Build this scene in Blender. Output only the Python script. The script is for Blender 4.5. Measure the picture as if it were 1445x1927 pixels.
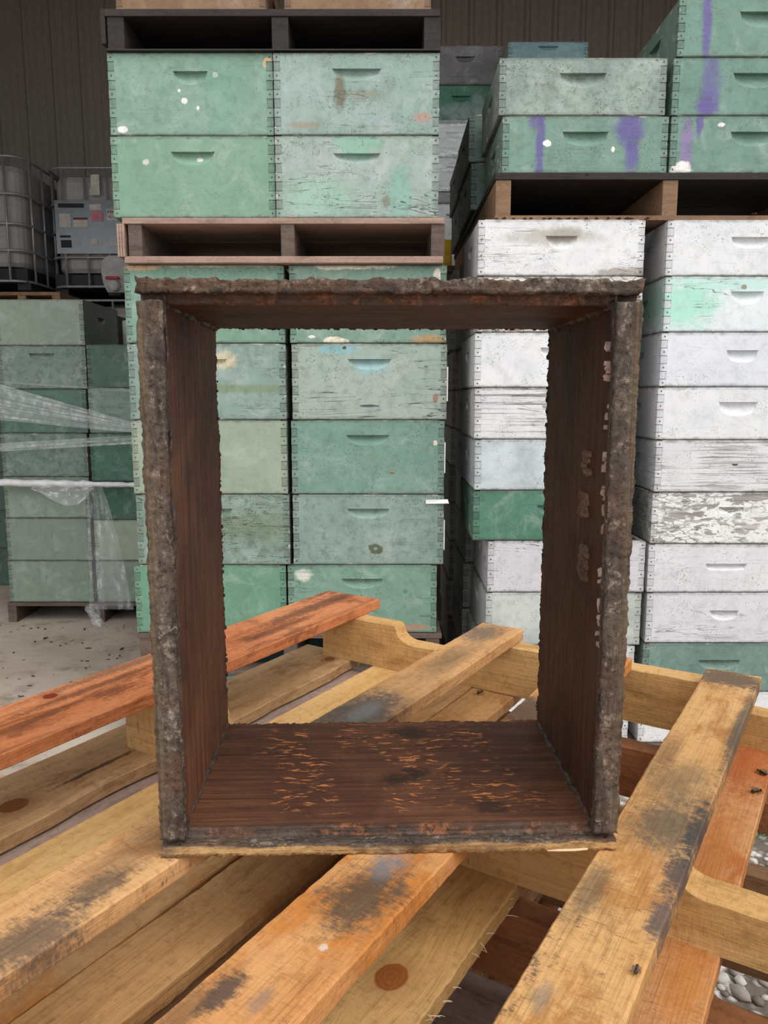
import bpy, bmesh, math, random
from mathutils import Vector, Matrix, noise as mn

# ------------------------------------------------------------------ clear
for o in list(bpy.data.objects):
    bpy.data.objects.remove(o)
SC = bpy.context.scene
COL = SC.collection
R = math.radians

# ------------------------------------------------------------------ camera, world, light, exposure
CAM_H = 1.178
cd = bpy.data.cameras.new('camera')
cd.sensor_fit = 'VERTICAL'
cd.sensor_height = 24.0
cd.lens = 24.0 * 1447.0 / 1927.0
cd.clip_start = 0.02
cam = bpy.data.objects.new('camera', cd)
COL.objects.link(cam)
cam.location = (0, 0, CAM_H)
cam.rotation_euler = (R(90 - 8.47), 0, 0)
SC.camera = cam

w = bpy.data.worlds.new('overcast_sky')
SC.world = w
w.use_nodes = True
bg = w.node_tree.nodes['Background']
bg.inputs[0].default_value = (0.93, 0.97, 1.0, 1)
bg.inputs[1].default_value = 1.0

sd = bpy.data.lights.new('soft_sun', 'SUN')
sd.energy = 1.5
sd.angle = R(50)
sd.color = (1.0, 0.95, 0.88)
sun = bpy.data.objects.new('soft_sun', sd)
COL.objects.link(sun)
sun.rotation_euler = Vector((-0.42, 0.45, -0.80)).to_track_quat('-Z', 'Y').to_euler()

vs = SC.view_settings
vs.view_transform = 'Standard'
vs.look = 'None'
vs.gamma = 1.0
vs.exposure = 0.42
vs.use_curve_mapping = False

# ------------------------------------------------------------------ object helpers
def tag(o, label=None, cat=None, group=None, kind=None):
    if label: o['label'] = label
    if cat: o['category'] = cat
    if group: o['group'] = group
    if kind: o['kind'] = kind
    return o

def thing(name, loc, rz=0, label=None, cat=None, group=None, kind=None):
    o = bpy.data.objects.new(name, None)
    o.empty_display_size = 0.05
    o.location = loc
    o.rotation_euler = (0, 0, rz)
    COL.objects.link(o)
    return tag(o, label, cat, group, kind)

def link(name, me, parent=None, loc=(0, 0, 0), rot=(0, 0, 0), mats=None):
    o = bpy.data.objects.new(name, me)
    COL.objects.link(o)
    o.parent = parent
    o.location = loc
    o.rotation_euler = rot
    if mats:
        while len(me.materials) < len(mats):
            me.materials.append(None)
        for i, m in enumerate(mats):
            o.material_slots[i].link = 'OBJECT'
            o.material_slots[i].material = m
    return o

def mesh(name, vs_, fs, smooth=False, mi=None):
    me = bpy.data.meshes.new(name)
    me.from_pydata([tuple(v) for v in vs_], [], fs)
    if mi:
        for p, i in zip(me.polygons, mi): p.material_index = i
    if smooth:
        for p in me.polygons: p.use_smooth = True
    me.update()
    return me

class MB:
    """collects faces, builds one mesh"""
    def __init__(s): s.v = []; s.f = []; s.m = []
    def face(s, pts, mi=0):
        b = len(s.v); s.v += [tuple(p) for p in pts]; s.f.append(list(range(b, b + len(pts)))); s.m.append(mi)
    def box(s, x0, x1, y0, y1, z0, z1, mi=0, ch=0.0):
        if ch <= 0:
            b = len(s.v)
            s.v += [(x, y, z) for z in (z0, z1) for y in (y0, y1) for x in (x0, x1)]
            for q in ((0, 2, 3, 1), (4, 5, 7, 6), (0, 1, 5, 4), (2, 6, 7, 3), (0, 4, 6, 2), (1, 3, 7, 5)):
                s.f.append([b + i for i in q]); s.m.append(mi)
        else:
            bm = bmesh.new()
            bmesh.ops.create_cube(bm, size=1)
            for v in bm.verts:
                v.co = Vector((x0 + (v.co.x + .5) * (x1 - x0), y0 + (v.co.y + .5) * (y1 - y0), z0 + (v.co.z + .5) * (z1 - z0)))
            bmesh.ops.bevel(bm, geom=list(bm.edges), offset=ch, segments=1, affect='EDGES')
            s.addbm(bm, mi)
    def addbm(s, bm, mi=0):
        b = len(s.v)
        bm.verts.index_update()
        s.v += [tuple(v.co) for v in bm.verts]
        for f in bm.faces:
            s.f.append([b + v.index for v in f.verts]); s.m.append(mi)
        bm.free()
    def tube(s, pts, r, n=8, mi=0, closed=False):
        pts = [Vector(p) for p in pts]
        b = len(s.v); N = len(pts)
        for i, p in enumerate(pts):
            if closed: d = (pts[(i + 1) % N] - pts[i - 1])
            else: d = pts[min(i + 1, N - 1)] - pts[max(i - 1, 0)]
            d.normalize()
            up = Vector((0, 0, 1)) if abs(d.z) < .9 else Vector((1, 0, 0))
            a = d.cross(up).normalized(); c = a.cross(d)
            rr = r[i] if isinstance(r, (list, tuple)) else r
            for k in range(n):
                t = 2 * math.pi * k / n
                s.v.append(tuple(p + a * math.cos(t) * rr + c * math.sin(t) * rr))
        for i in range(N if closed else N - 1):
            j = (i + 1) % N
            for k in range(n):
                l = (k + 1) % n
                s.f.append([b + i * n + k, b + i * n + l, b + j * n + l, b + j * n + k]); s.m.append(mi)
        if not closed:
            s.f.append([b + k for k in range(n)][::-1]); s.m.append(mi)
            s.f.append([b + (N - 1) * n + k for k in range(n)]); s.m.append(mi)
    def ell(s, c, r, nu=8, nv=6, mi=0, M=None):
        b = len(s.v); c = Vector(c)
        for j in range(nv + 1):
            ph = math.pi * j / nv - math.pi / 2
            for i in range(nu):
                th = 2 * math.pi * i / nu
                p = Vector((r[0] * math.cos(ph) * math.cos(th), r[1] * math.cos(ph) * math.sin(th), r[2] * math.sin(ph)))
                if M: p = M @ p
                s.v.append(tuple(c + p))
        for j in range(nv):
            for i in range(nu):
                k = (i + 1) % nu
                s.f.append([b + j * nu + i, b + j * nu + k, b + (j + 1) * nu + k, b + (j + 1) * nu + i]); s.m.append(mi)
    def mesh(s, name, smooth=False):
        return mesh(name, s.v, s.f, smooth, s.m)

# ------------------------------------------------------------------ shader helpers
def lin(c):
    if isinstance(c, str):
        c = [int(c[i:i + 2], 16) / 255 for i in (0, 2, 4)]
        return tuple(x / 12.92 if x <= .04045 else ((x + .055) / 1.055) ** 2.4 for x in c)
    return tuple(c[:3])

class B:
    def __init__(s, name):
        s.mat = bpy.data.materials.new(name)
        s.mat.use_nodes = True
        s.t = s.mat.node_tree
        s.t.nodes.clear()
        s.out = s.t.nodes.new('ShaderNodeOutputMaterial')
        tc = s.t.nodes.new('ShaderNodeTexCoord')
        s.P = tc.outputs['Object']; s.UV = tc.outputs['UV']
    def put(s, sock, v):
        if isinstance(v, bpy.types.NodeSocket): s.t.links.new(v, sock)
        elif isinstance(v, (tuple, list)):
            sock.default_value = (tuple(v) + (1,))[:4] if len(sock.default_value) == 4 else tuple(v)[:3]
        else: sock.default_value = v
    def m(s, op, a, b=0.0, c=None, clamp=False):
        n = s.t.nodes.new('ShaderNodeMath'); n.operation = op; n.use_clamp = clamp
        s.put(n.inputs[0], a); s.put(n.inputs[1], b)
        if c is not None: s.put(n.inputs[2], c)
        return n.outputs[0]
    def add(s, a, b): return s.m('ADD', a, b)
    def sub(s, a, b): return s.m('SUBTRACT', a, b)
    def mul(s, a, b): return s.m('MULTIPLY', a, b)
    def mx(s, a, b): return s.m('MAXIMUM', a, b)
    def mnn(s, a, b): return s.m('MINIMUM', a, b)
    def vma(s, v, sc, off=(0, 0, 0)):
        n = s.t.nodes.new('ShaderNodeVectorMath'); n.operation = 'MULTIPLY_ADD'
        s.put(n.inputs[0], v); s.put(n.inputs[1], sc); s.put(n.inputs[2], off)
        return n.outputs[0]
    def vadd(s, a, b):
        n = s.t.nodes.new('ShaderNodeVectorMath'); n.operation = 'ADD'
        s.put(n.inputs[0], a); s.put(n.inputs[1], b); return n.outputs[0]
    def sep(s, v):
        n = s.t.nodes.new('ShaderNodeSeparateXYZ'); s.put(n.inputs[0], v); return n.outputs
    def comb(s, x, y, z):
        n = s.t.nodes.new('ShaderNodeCombineXYZ')
        for i, q in enumerate((x, y, z)): s.put(n.inputs[i], q)
        return n.outputs[0]
    def noise(s, v, scale=5., det=4., rough=.55, dist=0.):
        n = s.t.nodes.new('ShaderNodeTexNoise'); s.put(n.inputs['Vector'], v)
        n.inputs['Scale'].default_value = scale; n.inputs['Detail'].default_value = det
        n.inputs['Roughness'].default_value = rough; n.inputs['Distortion'].default_value = dist
        return n.outputs['Fac']
    def vor(s, v, scale=5., feature='F1', rand=1.):
        n = s.t.nodes.new('ShaderNodeTexVoronoi'); s.put(n.inputs['Vector'], v); n.feature = feature
        n.inputs['Scale'].default_value = scale; n.inputs['Randomness'].default_value = rand
        return n.outputs['Distance']
    def ss(s, x, a, b):
        n = s.t.nodes.new('ShaderNodeMapRange'); n.interpolation_type = 'SMOOTHSTEP'
        inv = a > b
        if inv: a, b = b, a
        s.put(n.inputs['Value'], x); n.inputs['From Min'].default_value = a; n.inputs['From Max'].default_value = b
        n.inputs['To Min'].default_value = 1. if inv else 0.; n.inputs['To Max'].default_value = 0. if inv else 1.
        return n.outputs['Result']
    def mix(s, f, a, b, mode='MIX'):
        n = s.t.nodes.new('ShaderNodeMix'); n.data_type = 'RGBA'; n.blend_type = mode
        s.put(n.inputs[0], f); s.put(n.inputs[6], a); s.put(n.inputs[7], b); return n.outputs[2]
    def bump(s, h, strength=.3, dist=.002, nrm=None):
        n = s.t.nodes.new('ShaderNodeBump'); n.inputs['Strength'].default_value = strength
        n.inputs['Distance'].default_value = dist; s.put(n.inputs['Height'], h)
        if nrm is not None: s.put(n.inputs['Normal'], nrm)
        return n.outputs[0]
    def rnd(s):
        n = s.t.nodes.new('ShaderNodeObjectInfo'); return n.outputs['Random']
    def geo(s): return s.t.nodes.new('ShaderNodeNewGeometry')
    def pbr(s, col, rough=.6, nrm=None, metal=0., spec=.4, alpha=None):
        n = s.t.nodes.new('ShaderNodeBsdfPrincipled')
        s.put(n.inputs['Base Color'], col); s.put(n.inputs['Roughness'], rough); s.put(n.inputs['Metallic'], metal)
        n.inputs['Specular IOR Level'].default_value = spec
        if nrm is not None: s.put(n.inputs['Normal'], nrm)
        if alpha is not None: s.put(n.inputs['Alpha'], alpha)
        s.t.links.new(n.outputs[0], s.out.inputs[0])
        return s.mat

def plain(name, col, rough=.6, metal=0., spec=.4, var=.15):
    b = B(name)
    c = lin(col)
    n = b.noise(b.P, 22, 5, .6)
    f = b.ss(n, .3, .7)
    return b.pbr(b.mix(f, tuple(x * (1 - var) for x in c), tuple(min(1, x * (1 + var)) for x in c)), rough, metal=metal, spec=spec)

# ---- weathered painted wood of the hive boxes ------------------------------------------
_seed = [0]
def paint(name, c1, c2=None, chip=.25, chipc='E9E6DC', wood='8A7A66', wear=.25, dirt=.4, edge=.5, mild=.3,
          streak=.3, grain=.4, blobs=(), w=.505, h=.244, dark=1.0, seed=None, flake=0., grainy=0.):
    b = B(name)
    if seed is None:
        _seed[0] += 1; seed = _seed[0]
    rr = random.Random(seed * 77 + 5)
    off = (rr.uniform(-20, 20), rr.uniform(-20, 20), rr.uniform(-20, 20))
    def mute(c, k=.27):
        c = lin(c); l = .3 * c[0] + .6 * c[1] + .1 * c[2]
        return tuple((q + (l - q) * k) * (.79 if l < .58 else 1.) for q in c)
    c1 = mute(c1); c2 = mute(c2) if c2 else tuple(x * .82 for x in c1)
    wd = lin(wood)
    Q = b.vadd(b.P, off)
    x, y, z = b.sep(b.P)[0:3]
    n1 = b.noise(Q, 7, 5, .6, .4)
    col = b.mix(b.ss(n1, .38, .66), c1, c2)
    fade = b.noise(Q, 11, 7, .68, .6)
    col = b.mix(b.mul(b.ss(fade, .50, .68), .5), col, tuple(q + (.66 - q) * .38 for q in c1))
    col = b.mix(b.mul(b.ss(fade, .46, .30), .35), col, tuple(q * .74 for q in c2))
    # soft vertical weather streaks
    st = b.noise(b.vma(b.P, (22, 22, 1.8), off), 1, 4, .6)
    col = b.mix(b.mul(b.ss(st, .5, .75), streak), col, tuple(x_ * .72 for x_ in c1))
    # named stains / spray marks
    bn = b.noise(Q, 26, 4, .6)
    bn2 = b.noise(Q, 95, 5, .7)
    for (bx, bz, rx, rz, bc, soft, amt) in blobs:
        if max(rx, rz) < .021: rx, rz = rx * .72, rz * .72
        dx = b.m('DIVIDE', b.sub(x, bx), rx); dz = b.m('DIVIDE', b.sub(z, bz), rz)
        d = b.m('SQRT', b.add(b.mul(dx, dx), b.mul(dz, dz)))
        d = b.add(d, b.add(b.mul(b.sub(bn, .5), 1.5), b.mul(b.sub(bn2, .5), .9)))
        col = b.mix(b.mul(b.ss(d, 1 + soft, max(0, 1 - soft)), amt), col, lin(bc))
    # grain: fine raised lines
    g = b.noise(b.vma(b.P, (5, 5, 120), off), 1, 4, .6, .6)
    # mildew specks and grime
    sp = b.noise(Q, 210, 3, .6)
    n5 = b.noise(Q, 12, 3, .5)
    spm = b.mul(b.ss(b.add(sp, b.mul(n5, .4)), .82, .92), mild * 1.9)
    col = b.mix(b.m('MINIMUM', spm, .85), col, (.055, .06, .045))
    gr = b.noise(Q, 34, 6, .7)
    col = b.mix(b.mul(b.ss(gr, .46, .70), min(.9, dirt * 1.45)), col, tuple(x_ * .5 for x_ in (c1[0] * .95, c1[1] * .9, c1[2] * .8)))
    # wood showing along the grain and near the edges
    ex = b.sub(w / 2, b.m('ABSOLUTE', x)); ez = b.mnn(z, b.sub(h, z))
    ed = b.mnn(ex, ez)
    en = b.noise(b.vma(b.P, (16, 16, 45), off), 1, 5, .65)
    edgem = b.ss(b.add(b.mul(b.ss(ed, .016, 0.0), .30 * (edge + .1)), b.mul(en, .6)), .50, .56)
    g2 = b.noise(b.vma(b.P, (7, 7, 70), off), 1, 5, .65, 1.2)
    low = b.noise(Q, 5, 3, .5)
    wearm = b.ss(b.add(b.mul(g2, .7), b.mul(low, .45)), .82 - .25 * wear, .85 - .23 * wear)
    # thin cracks following the grain
    ck = b.m('ABSOLUTE', b.sub(b.noise(b.vma(b.P, (2.2, 2.2, 26), off), 1, 3, .6, 1.0), .5))
    crack = b.mul(b.mul(b.ss(ck, .010, .002), b.ss(low, .46, .56)), min(1, wear * 2))
    # chips down to primer
    cn = b.noise(Q, 20, 4, .55, .5)
    if flake > 0:
        fa = b.noise(b.vma(b.P, (15, 15, 46), off), 1, 6, .62, .8)
        fb = b.noise(b.vma(b.P, (40, 40, 110), off), 1, 4, .6, .8)
        fl_ = b.ss(b.add(fa, b.mul(b.sub(fb, .5), .35)), .60 - .085 * flake, .615 - .085 * flake)
        vn = b.t.nodes.new('ShaderNodeTexVoronoi'); vn.feature = 'DISTANCE_TO_EDGE'; vn.inputs['Scale'].default_value = 1
        b.put(vn.inputs['Vector'], b.vma(b.vadd(b.P, b.comb(0, 0, b.mul(b.sub(fb, .5), .012))), (22, 22, 75), off))
        vl = b.mul(b.ss(vn.outputs['Distance'], .06, .025), .75 if flake > .3 else 0.)
        wearm = b.mx(wearm, b.mx(fl_, b.mul(vl, b.ss(low, .35, .55))))
    if grainy > 0:
        ga = b.noise(b.vma(b.P, (4, 4, 190), off), 1, 5, .7, .5)
        wearm = b.mx(wearm, b.mul(b.ss(b.add(ga, b.mul(b.sub(low, .5), .5)), .54, .66), grainy))
    chipm = b.ss(b.add(cn, b.mul(edgem, .06)), .84 - .2 * chip, .855 - .2 * chip)
    chipm = b.mx(chipm, b.mul(edgem, b.mul(b.ss(en, .42, .62), .75)))
    wcol = b.mix(b.ss(g, .35, .7), tuple(q * .55 for q in wd), tuple(min(1, q * 1.25) for q in wd))
    wm = b.mx(b.mul(edgem, edge), wearm)
    col = b.mix(wm, col, wcol)
    col = b.mix(b.mul(chipm, .95), col, lin(chipc))
    col = b.mix(b.mul(wearm, b.sub(1., chipm)), col, wcol)
    col = b.mix(crack, col, (.03, .025, .02))
    eg_ = b.mul(b.ss(b.add(ez, b.mul(b.sub(gr, .5), .030)), .012, -.004), .70)
    col = b.mix(eg_, col, (.060, .048, .036))
    ej_ = b.mul(b.ss(b.add(ex, b.mul(b.sub(gr, .5), .07)), .020, -.004), .35)
    col = b.mix(ej_, col, (.10, .085, .07))
    if dark != 1.0:
        eg = b.noise(Q, 160, 4, .7)
        col = b.mix(b.mul(b.ss(eg, .3, .6), .7), col, tuple(q * (.42 if c1[0] < .5 else .66) for q in c1))
    ht = b.add(b.add(b.mul(g, .35 * grain), b.mul(gr, .3)), b.sub(b.mul(chipm, .25), b.add(b.mul(wm, .55), crack)))
    return b.pbr(col, b.add(.48, b.mul(gr, .3)), b.bump(ht, .55, .0025), spec=.35)

# ---- bare pallet wood ------------------------------------------------------------------
def wood(name, base, dark, light=None, seed=0, knots=(), stain=None, stain_amt=0., scuff=0., saw=.4, scuffc='2E2F33', blobs=(), vary=False, rough=.62, streaky=.3):
    b = B(name)
    rr = random.Random(seed * 31 + 3)
    off = (rr.uniform(-30, 30), rr.uniform(-30, 30), rr.uniform(-30, 30))
    if vary:
        r_ = b.rnd()
        P0 = b.vadd(b.P, b.comb(b.mul(r_, 37.), b.mul(r_, 91.), b.mul(r_, 53.)))
    else: P0 = b.P
    x, y, z = b.sep(P0)[0:3]
    def tone(c):
        c = lin(c); l = .3 * c[0] + .6 * c[1] + .1 * c[2]
        return tuple((q + (l - q) * -.02) * k_ for q, k_ in zip(c, (.88, .81, .82)))
    base = tone(base); dark = tone(dark); light = tone(light) if light else tuple(min(1, q * 1.25) for q in base)
    g = y
    km = None
    for (kx, ky, kr) in knots:
        dx = b.m('DIVIDE', b.sub(x, kx), kr * 3.2)
        e = b.m('EXPONENT', b.mul(b.mul(dx, dx), -1.))
        dy = b.sub(g, ky)
        sgn = b.m('SIGN', dy)
        g = b.add(b.mul(sgn, b.sub(b.m('SQRT', b.add(b.mul(dy, dy), b.mul(e, (kr * 1.6) ** 2))), b.mul(b.m('SQRT', e), kr * 1.6))), ky)
    gv = b.vadd(b.comb(b.mul(x, 1.0), g, z), off)
    lowv = b.vadd(P0, off)
    warp = b.noise(b.vma(gv, (2.2, 9, 9)), 1, 3, .5)
    rings = b.noise(b.vma(gv, (2.0, 75, 75)), 1, 5, .6, .3)
    fine = b.noise(b.vma(gv, (9, 420, 420)), 1, 3, .65)
    col = b.mix(b.ss(warp, .35, .68), base, light)
    col = b.mix(b.mul(b.ss(rings, .46, .74), streaky), col, dark)
    col = b.mix(b.mul(b.ss(fine, .50, .74), .4), col, tuple(q * .6 for q in dark))
    blot = b.noise(lowv, 6.5, 6, .65, .3)
    mott = b.noise(lowv, 85, 4, .7)
    hf = b.add(b.mul(b.sub(b.noise(b.vma(P0, (420, 110, 110), off), 1, 4, .7), .5), 1.5), b.mul(b.sub(b.noise(lowv, 120, 5, .75), .5), 1.5))
    bl2 = b.noise(b.vma(P0, (9, 26, 26), off), 1, 6, .7, .5)
    col = b.mix(b.mul(b.ss(b.add(bl2, b.mul(hf, .06)), .50, .68), .45), col, tuple(q * .72 for q in dark))
    col = b.mix(b.mul(b.ss(bl2, .46, .32), .4), col, light)
    if stain:
        sm = b.mul(b.ss(b.add(b.add(blot, b.mul(hf, .10)), b.mul(b.sub(bl2, .5), .5)), .62 - .2 * stain_amt, .74 - .16 * stain_amt), min(.9, .5 + .4 * stain_amt))
        col = b.mix(sm, col, lin(stain))
    col = b.mix(b.mul(b.ss(mott, .50, .70), .5), col, tuple(q * .58 for q in base))
    col = b.mix(b.mul(b.ss(mott, .48, .28), .25), col, light)
    # band-saw marks across the grain
    sw = b.noise(b.vma(P0, (260, 42, 42), off), 1, 4, .7, .8)
    swp = b.ss(b.noise(lowv, 9, 3, .5), .42, .62)
    col = b.mix(b.mul(b.mul(b.ss(sw, .54, .70), swp), .6 * saw), col, tuple(q * .6 for q in dark))
    if scuff > 0:
        s1 = b.noise(b.vma(P0, (7, 13, 13), off[::-1]), 1, 4, .6, .5)
        s3 = b.noise(lowv, 40, 5, .7)
        tot = b.add(b.add(b.mul(b.sub(s1, .5), 2.2), hf), b.mul(b.sub(s3, .5), 1.2))
        sm = b.mul(b.ss(tot, .80 - 1.0 * scuff, 1.35 - 1.0 * scuff), .75)
        col = b.mix(sm, col, lin(scuffc))
    bn = b.noise(lowv, 30, 5, .65)
    for (bx, by, rx, ry, bc, soft, amt) in blobs:
        dx = b.m('DIVIDE', b.sub(x, bx), rx); dy = b.m('DIVIDE', b.sub(y, by), ry)
        d = b.add(b.m('SQRT', b.add(b.mul(dx, dx), b.mul(dy, dy))), b.mul(b.sub(bn, .5), 1.3))
        d = b.add(d, b.mul(hf, 1.1))
        col = b.mix(b.mul(b.ss(d, 1 + soft, max(0, 1 - soft)), amt), col, lin(bc))
    for (kx, ky, kr) in knots:
        dx = b.m('DIVIDE', b.sub(x, kx), kr * 1.15); dy = b.m('DIVIDE', b.sub(y, ky), kr)
        d = b.m('SQRT', b.add(b.mul(dx, dx), b.mul(dy, dy)))
        d = b.add(d, b.mul(b.sub(bn, .5), .5))
        halo = b.mul(b.ss(d, 2.6, .8), .4)
        col = b.mix(halo, col, dark)
        ringk = b.m('SINE', b.mul(b.add(d, b.mul(mott, .6)), 20.))
        kc = b.mix(b.ss(ringk, -.6, .8), tuple(q * v for q, v in zip(dark, (.92, .64, .50))), tuple(q * v for q, v in zip(dark, (1.04, .74, .59))))
        col = b.mix(b.ss(d, 1.08, .92), col, kc)
    ht = b.add(b.add(b.mul(rings, .35), b.mul(fine, .35)), b.add(b.mul(sw, .35 * saw), b.mul(mott, .5)))
    return b.pbr(col, b.add(rough - .1, b.mul(mott, .25)), b.bump(ht, .75, .0028), spec=.25)

# ---- propolis covered wood of the upright hive box --------------------------------------
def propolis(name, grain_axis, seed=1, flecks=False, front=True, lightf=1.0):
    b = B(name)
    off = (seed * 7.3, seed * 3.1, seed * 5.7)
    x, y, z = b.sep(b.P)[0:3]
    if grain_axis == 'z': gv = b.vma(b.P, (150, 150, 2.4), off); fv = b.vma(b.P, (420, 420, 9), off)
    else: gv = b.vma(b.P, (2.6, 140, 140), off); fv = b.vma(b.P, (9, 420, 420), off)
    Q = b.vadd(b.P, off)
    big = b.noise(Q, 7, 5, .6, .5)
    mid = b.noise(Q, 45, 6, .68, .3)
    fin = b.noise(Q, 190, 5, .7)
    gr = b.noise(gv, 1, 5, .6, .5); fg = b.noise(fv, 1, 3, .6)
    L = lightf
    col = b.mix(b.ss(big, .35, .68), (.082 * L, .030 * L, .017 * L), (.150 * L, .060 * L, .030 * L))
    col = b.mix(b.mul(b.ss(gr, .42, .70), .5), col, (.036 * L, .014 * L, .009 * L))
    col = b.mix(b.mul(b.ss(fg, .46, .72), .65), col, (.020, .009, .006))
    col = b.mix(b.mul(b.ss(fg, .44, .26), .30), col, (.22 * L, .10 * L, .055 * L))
    blk = b.noise(Q, 11, 4, .55, .6)
    col = b.mix(b.mul(b.ss(blk, .56, .74), .5), col, (.020, .014, .012))
    ht = b.add(b.mul(gr, .35), b.add(b.mul(fg, .3), b.mul(mid, .35)))
    if flecks:
        fv2 = b.vma(b.vadd(b.P, b.comb(0, b.mul(b.sub(big, .5), .06), 0)), (58, 270, 8), off)
        fl = b.noise(fv2, 1, 2, .5, .35)
        reg = b.noise(b.vma(b.P, (16, 7, 1), off), 1, 3, .55)
        cx = b.ss(b.m('ABSOLUTE', b.sub(x, .01)), .17, .10)
        fm = b.mul(b.mul(b.ss(fl, .575, .63), b.ss(reg, .46, .56)), cx)
        fm = b.mul(fm, b.ss(y, .030, .045))
        col = b.mix(b.mul(fm, .9), col, (.56, .20, .065))
        for (kx, ky, kr) in ((.012, .103, .012), (.03, .118, .010), (.03, .215, .016), (.098, .045, .012)):
            dx = b.m('DIVIDE', b.sub(x, kx), kr * 1.5); dy = b.m('DIVIDE', b.sub(y, ky), kr)
            d = b.add(b.m('SQRT', b.add(b.mul(dx, dx), b.mul(dy, dy))), b.add(b.mul(b.sub(mid, .5), 2.4), b.mul(b.sub(gr, .5), 1.4)))
            col = b.mix(b.mul(b.ss(d, 1.3, .5), .75), col, (.025, .014, .010))
        ht = b.sub(ht, b.mul(fm, .6))
    if front:
        # crust on the edge that faced the lid: grey-brown wax, pale flecks, bared wood
        fz = b.add(y, b.mul(b.sub(mid, .5), .018))
        fmk = b.ss(fz, .022, .011)
        grit = b.noise(Q, 330, 4, .7)
        if grain_axis == 'z': rv = b.vma(b.P, (60, 60, 14), off)
        else: rv = b.vma(b.P, (14, 60, 60), off)
        run = b.noise(rv, 1, 6, .7, .8)
        cr = b.mix(b.ss(run, .34, .64), (.046, .033, .027), (.125, .092, .072))
        cr = b.mix(b.mul(b.ss(big, .48, .60), .5), cr, (.135, .066, .038))
        lump = b.ss(b.add(mid, b.mul(b.sub(run, .5), .7)), .50, .60)
        cr = b.mix(b.mul(b.mul(b.ss(fin, .50, .60), lump), .8), cr, (.29, .225, .18))
        cr = b.mix(b.mul(b.ss(fin, .46, .36), .75), cr, (.020, .014, .011))
        cr = b.mix(b.mul(b.mul(b.ss(grit, .60, .70), lump), .6), cr, (.44, .37, .31))
        wn = b.noise(Q, 24, 5, .65, .6)
        cr = b.mix(b.mul(b.ss(wn, .66, .72), .5), cr, (.46, .39, .34))
        if grain_axis == 'z':
            oe = b.mul(b.ss(b.add(b.m('ABSOLUTE', x), b.mul(b.sub(run, .5), .008)), .1975, .2030), .75)
            cr = b.mix(oe, cr, b.mix(b.ss(fg, .4, .65), (.17, .115, .070), (.075, .055, .040)))
        col = b.mix(fmk, col, cr)
        ht = b.add(ht, b.mul(fmk, b.mul(fin, .7)))
    if name.startswith('propolis_end'):
        rub = b.mul(b.mul(b.ss(y, .0115, .0150), b.ss(y, .0250, .0190)), b.mul(b.mul(b.ss(mid, .48, .58), b.ss(fin, .44, .56)), b.ss(b.m('ABSOLUTE', b.sub(x, .02)), .17, .12)))
        col = b.mix(b.mul(rub, .6), col, (.32, .115, .045))
        # worn fresh wood along the outermost arris
        an = b.noise(b.vma(b.P, (9, 60, 60), off), 1, 4, .6)
        am = b.mul(b.ss(b.add(b.m('ABSOLUTE', b.sub(z, .252)), b.mul(b.sub(an, .5), .012)), .2425, .2452), b.ss(y, .012, .002))
        am = b.mul(am, b.ss(b.add(b.noise(b.vma(b.P, (7, 7, 7), off), 1, 3, .5), b.mul(z, -.45)), .32, .44))
        oc = b.mix(b.ss(fg, .4, .7), (.60, .36, .15), (.30, .15, .06))
        col = b.mix(b.mul(am, .9), col, oc)
    # outside faces keep the old green paint
    return b.pbr(col, b.add(.48, b.mul(mid, .35)), b.bump(ht, .9, .0035), spec=.22)

MAT = {}
# ------------------------------------------------------------------ setting
def concrete():
    b = B('ground_concrete')
    Q = b.P
    n1 = b.noise(Q, .9, 6, .6, .3); n2 = b.noise(Q, 7, 6, .65); n3 = b.noise(Q, 60, 5, .7)
    col = b.mix(b.ss(n1, .35, .65), lin('A08E80'), lin('C0B1A4'))
    col = b.mix(b.mul(b.ss(n2, .5, .7), .6), col, lin('7A6655'))
    col = b.mix(b.mul(b.ss(n3, .6, .72), .6), col, lin('4A4038'))
    col = b.mix(b.mul(b.ss(n3, .4, .28), .5), col, lin('C9C4C0'))
    # stony yard towards the right front
    v = b.vor(Q, 38)
    x, y, z = b.sep(Q)[0:3]
    ym = b.mul(b.ss(b.add(x, b.mul(b.sub(n2, .5), .5)), .35, .6), b.ss(y, 2.25, 2.0))
    st = b.mix(b.ss(v, .1, .55), lin('D8D2CC'), lin('6E645B'))
    col = b.mix(ym, col, st)
    ht = b.add(b.mul(n2, .5), b.add(b.mul(n3, .3), b.mul(b.mul(ym, b.sub(1., v)), 1.2)))
    return b.pbr(col, .85, b.bump(ht, .6, .012), spec=.25)

m = MB()
m.box(-9, 9, -9, 10, -.12, 0)
tag(link('floor', m.mesh('floor'), mats=[concrete()]), 'stained grey concrete yard and shed floor', kind='structure')

steel = plain('wall_steel', 'A39B90', .55, .0, .4, .06)
steel_in = plain('roof_steel', '9A958C', .6)
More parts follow.
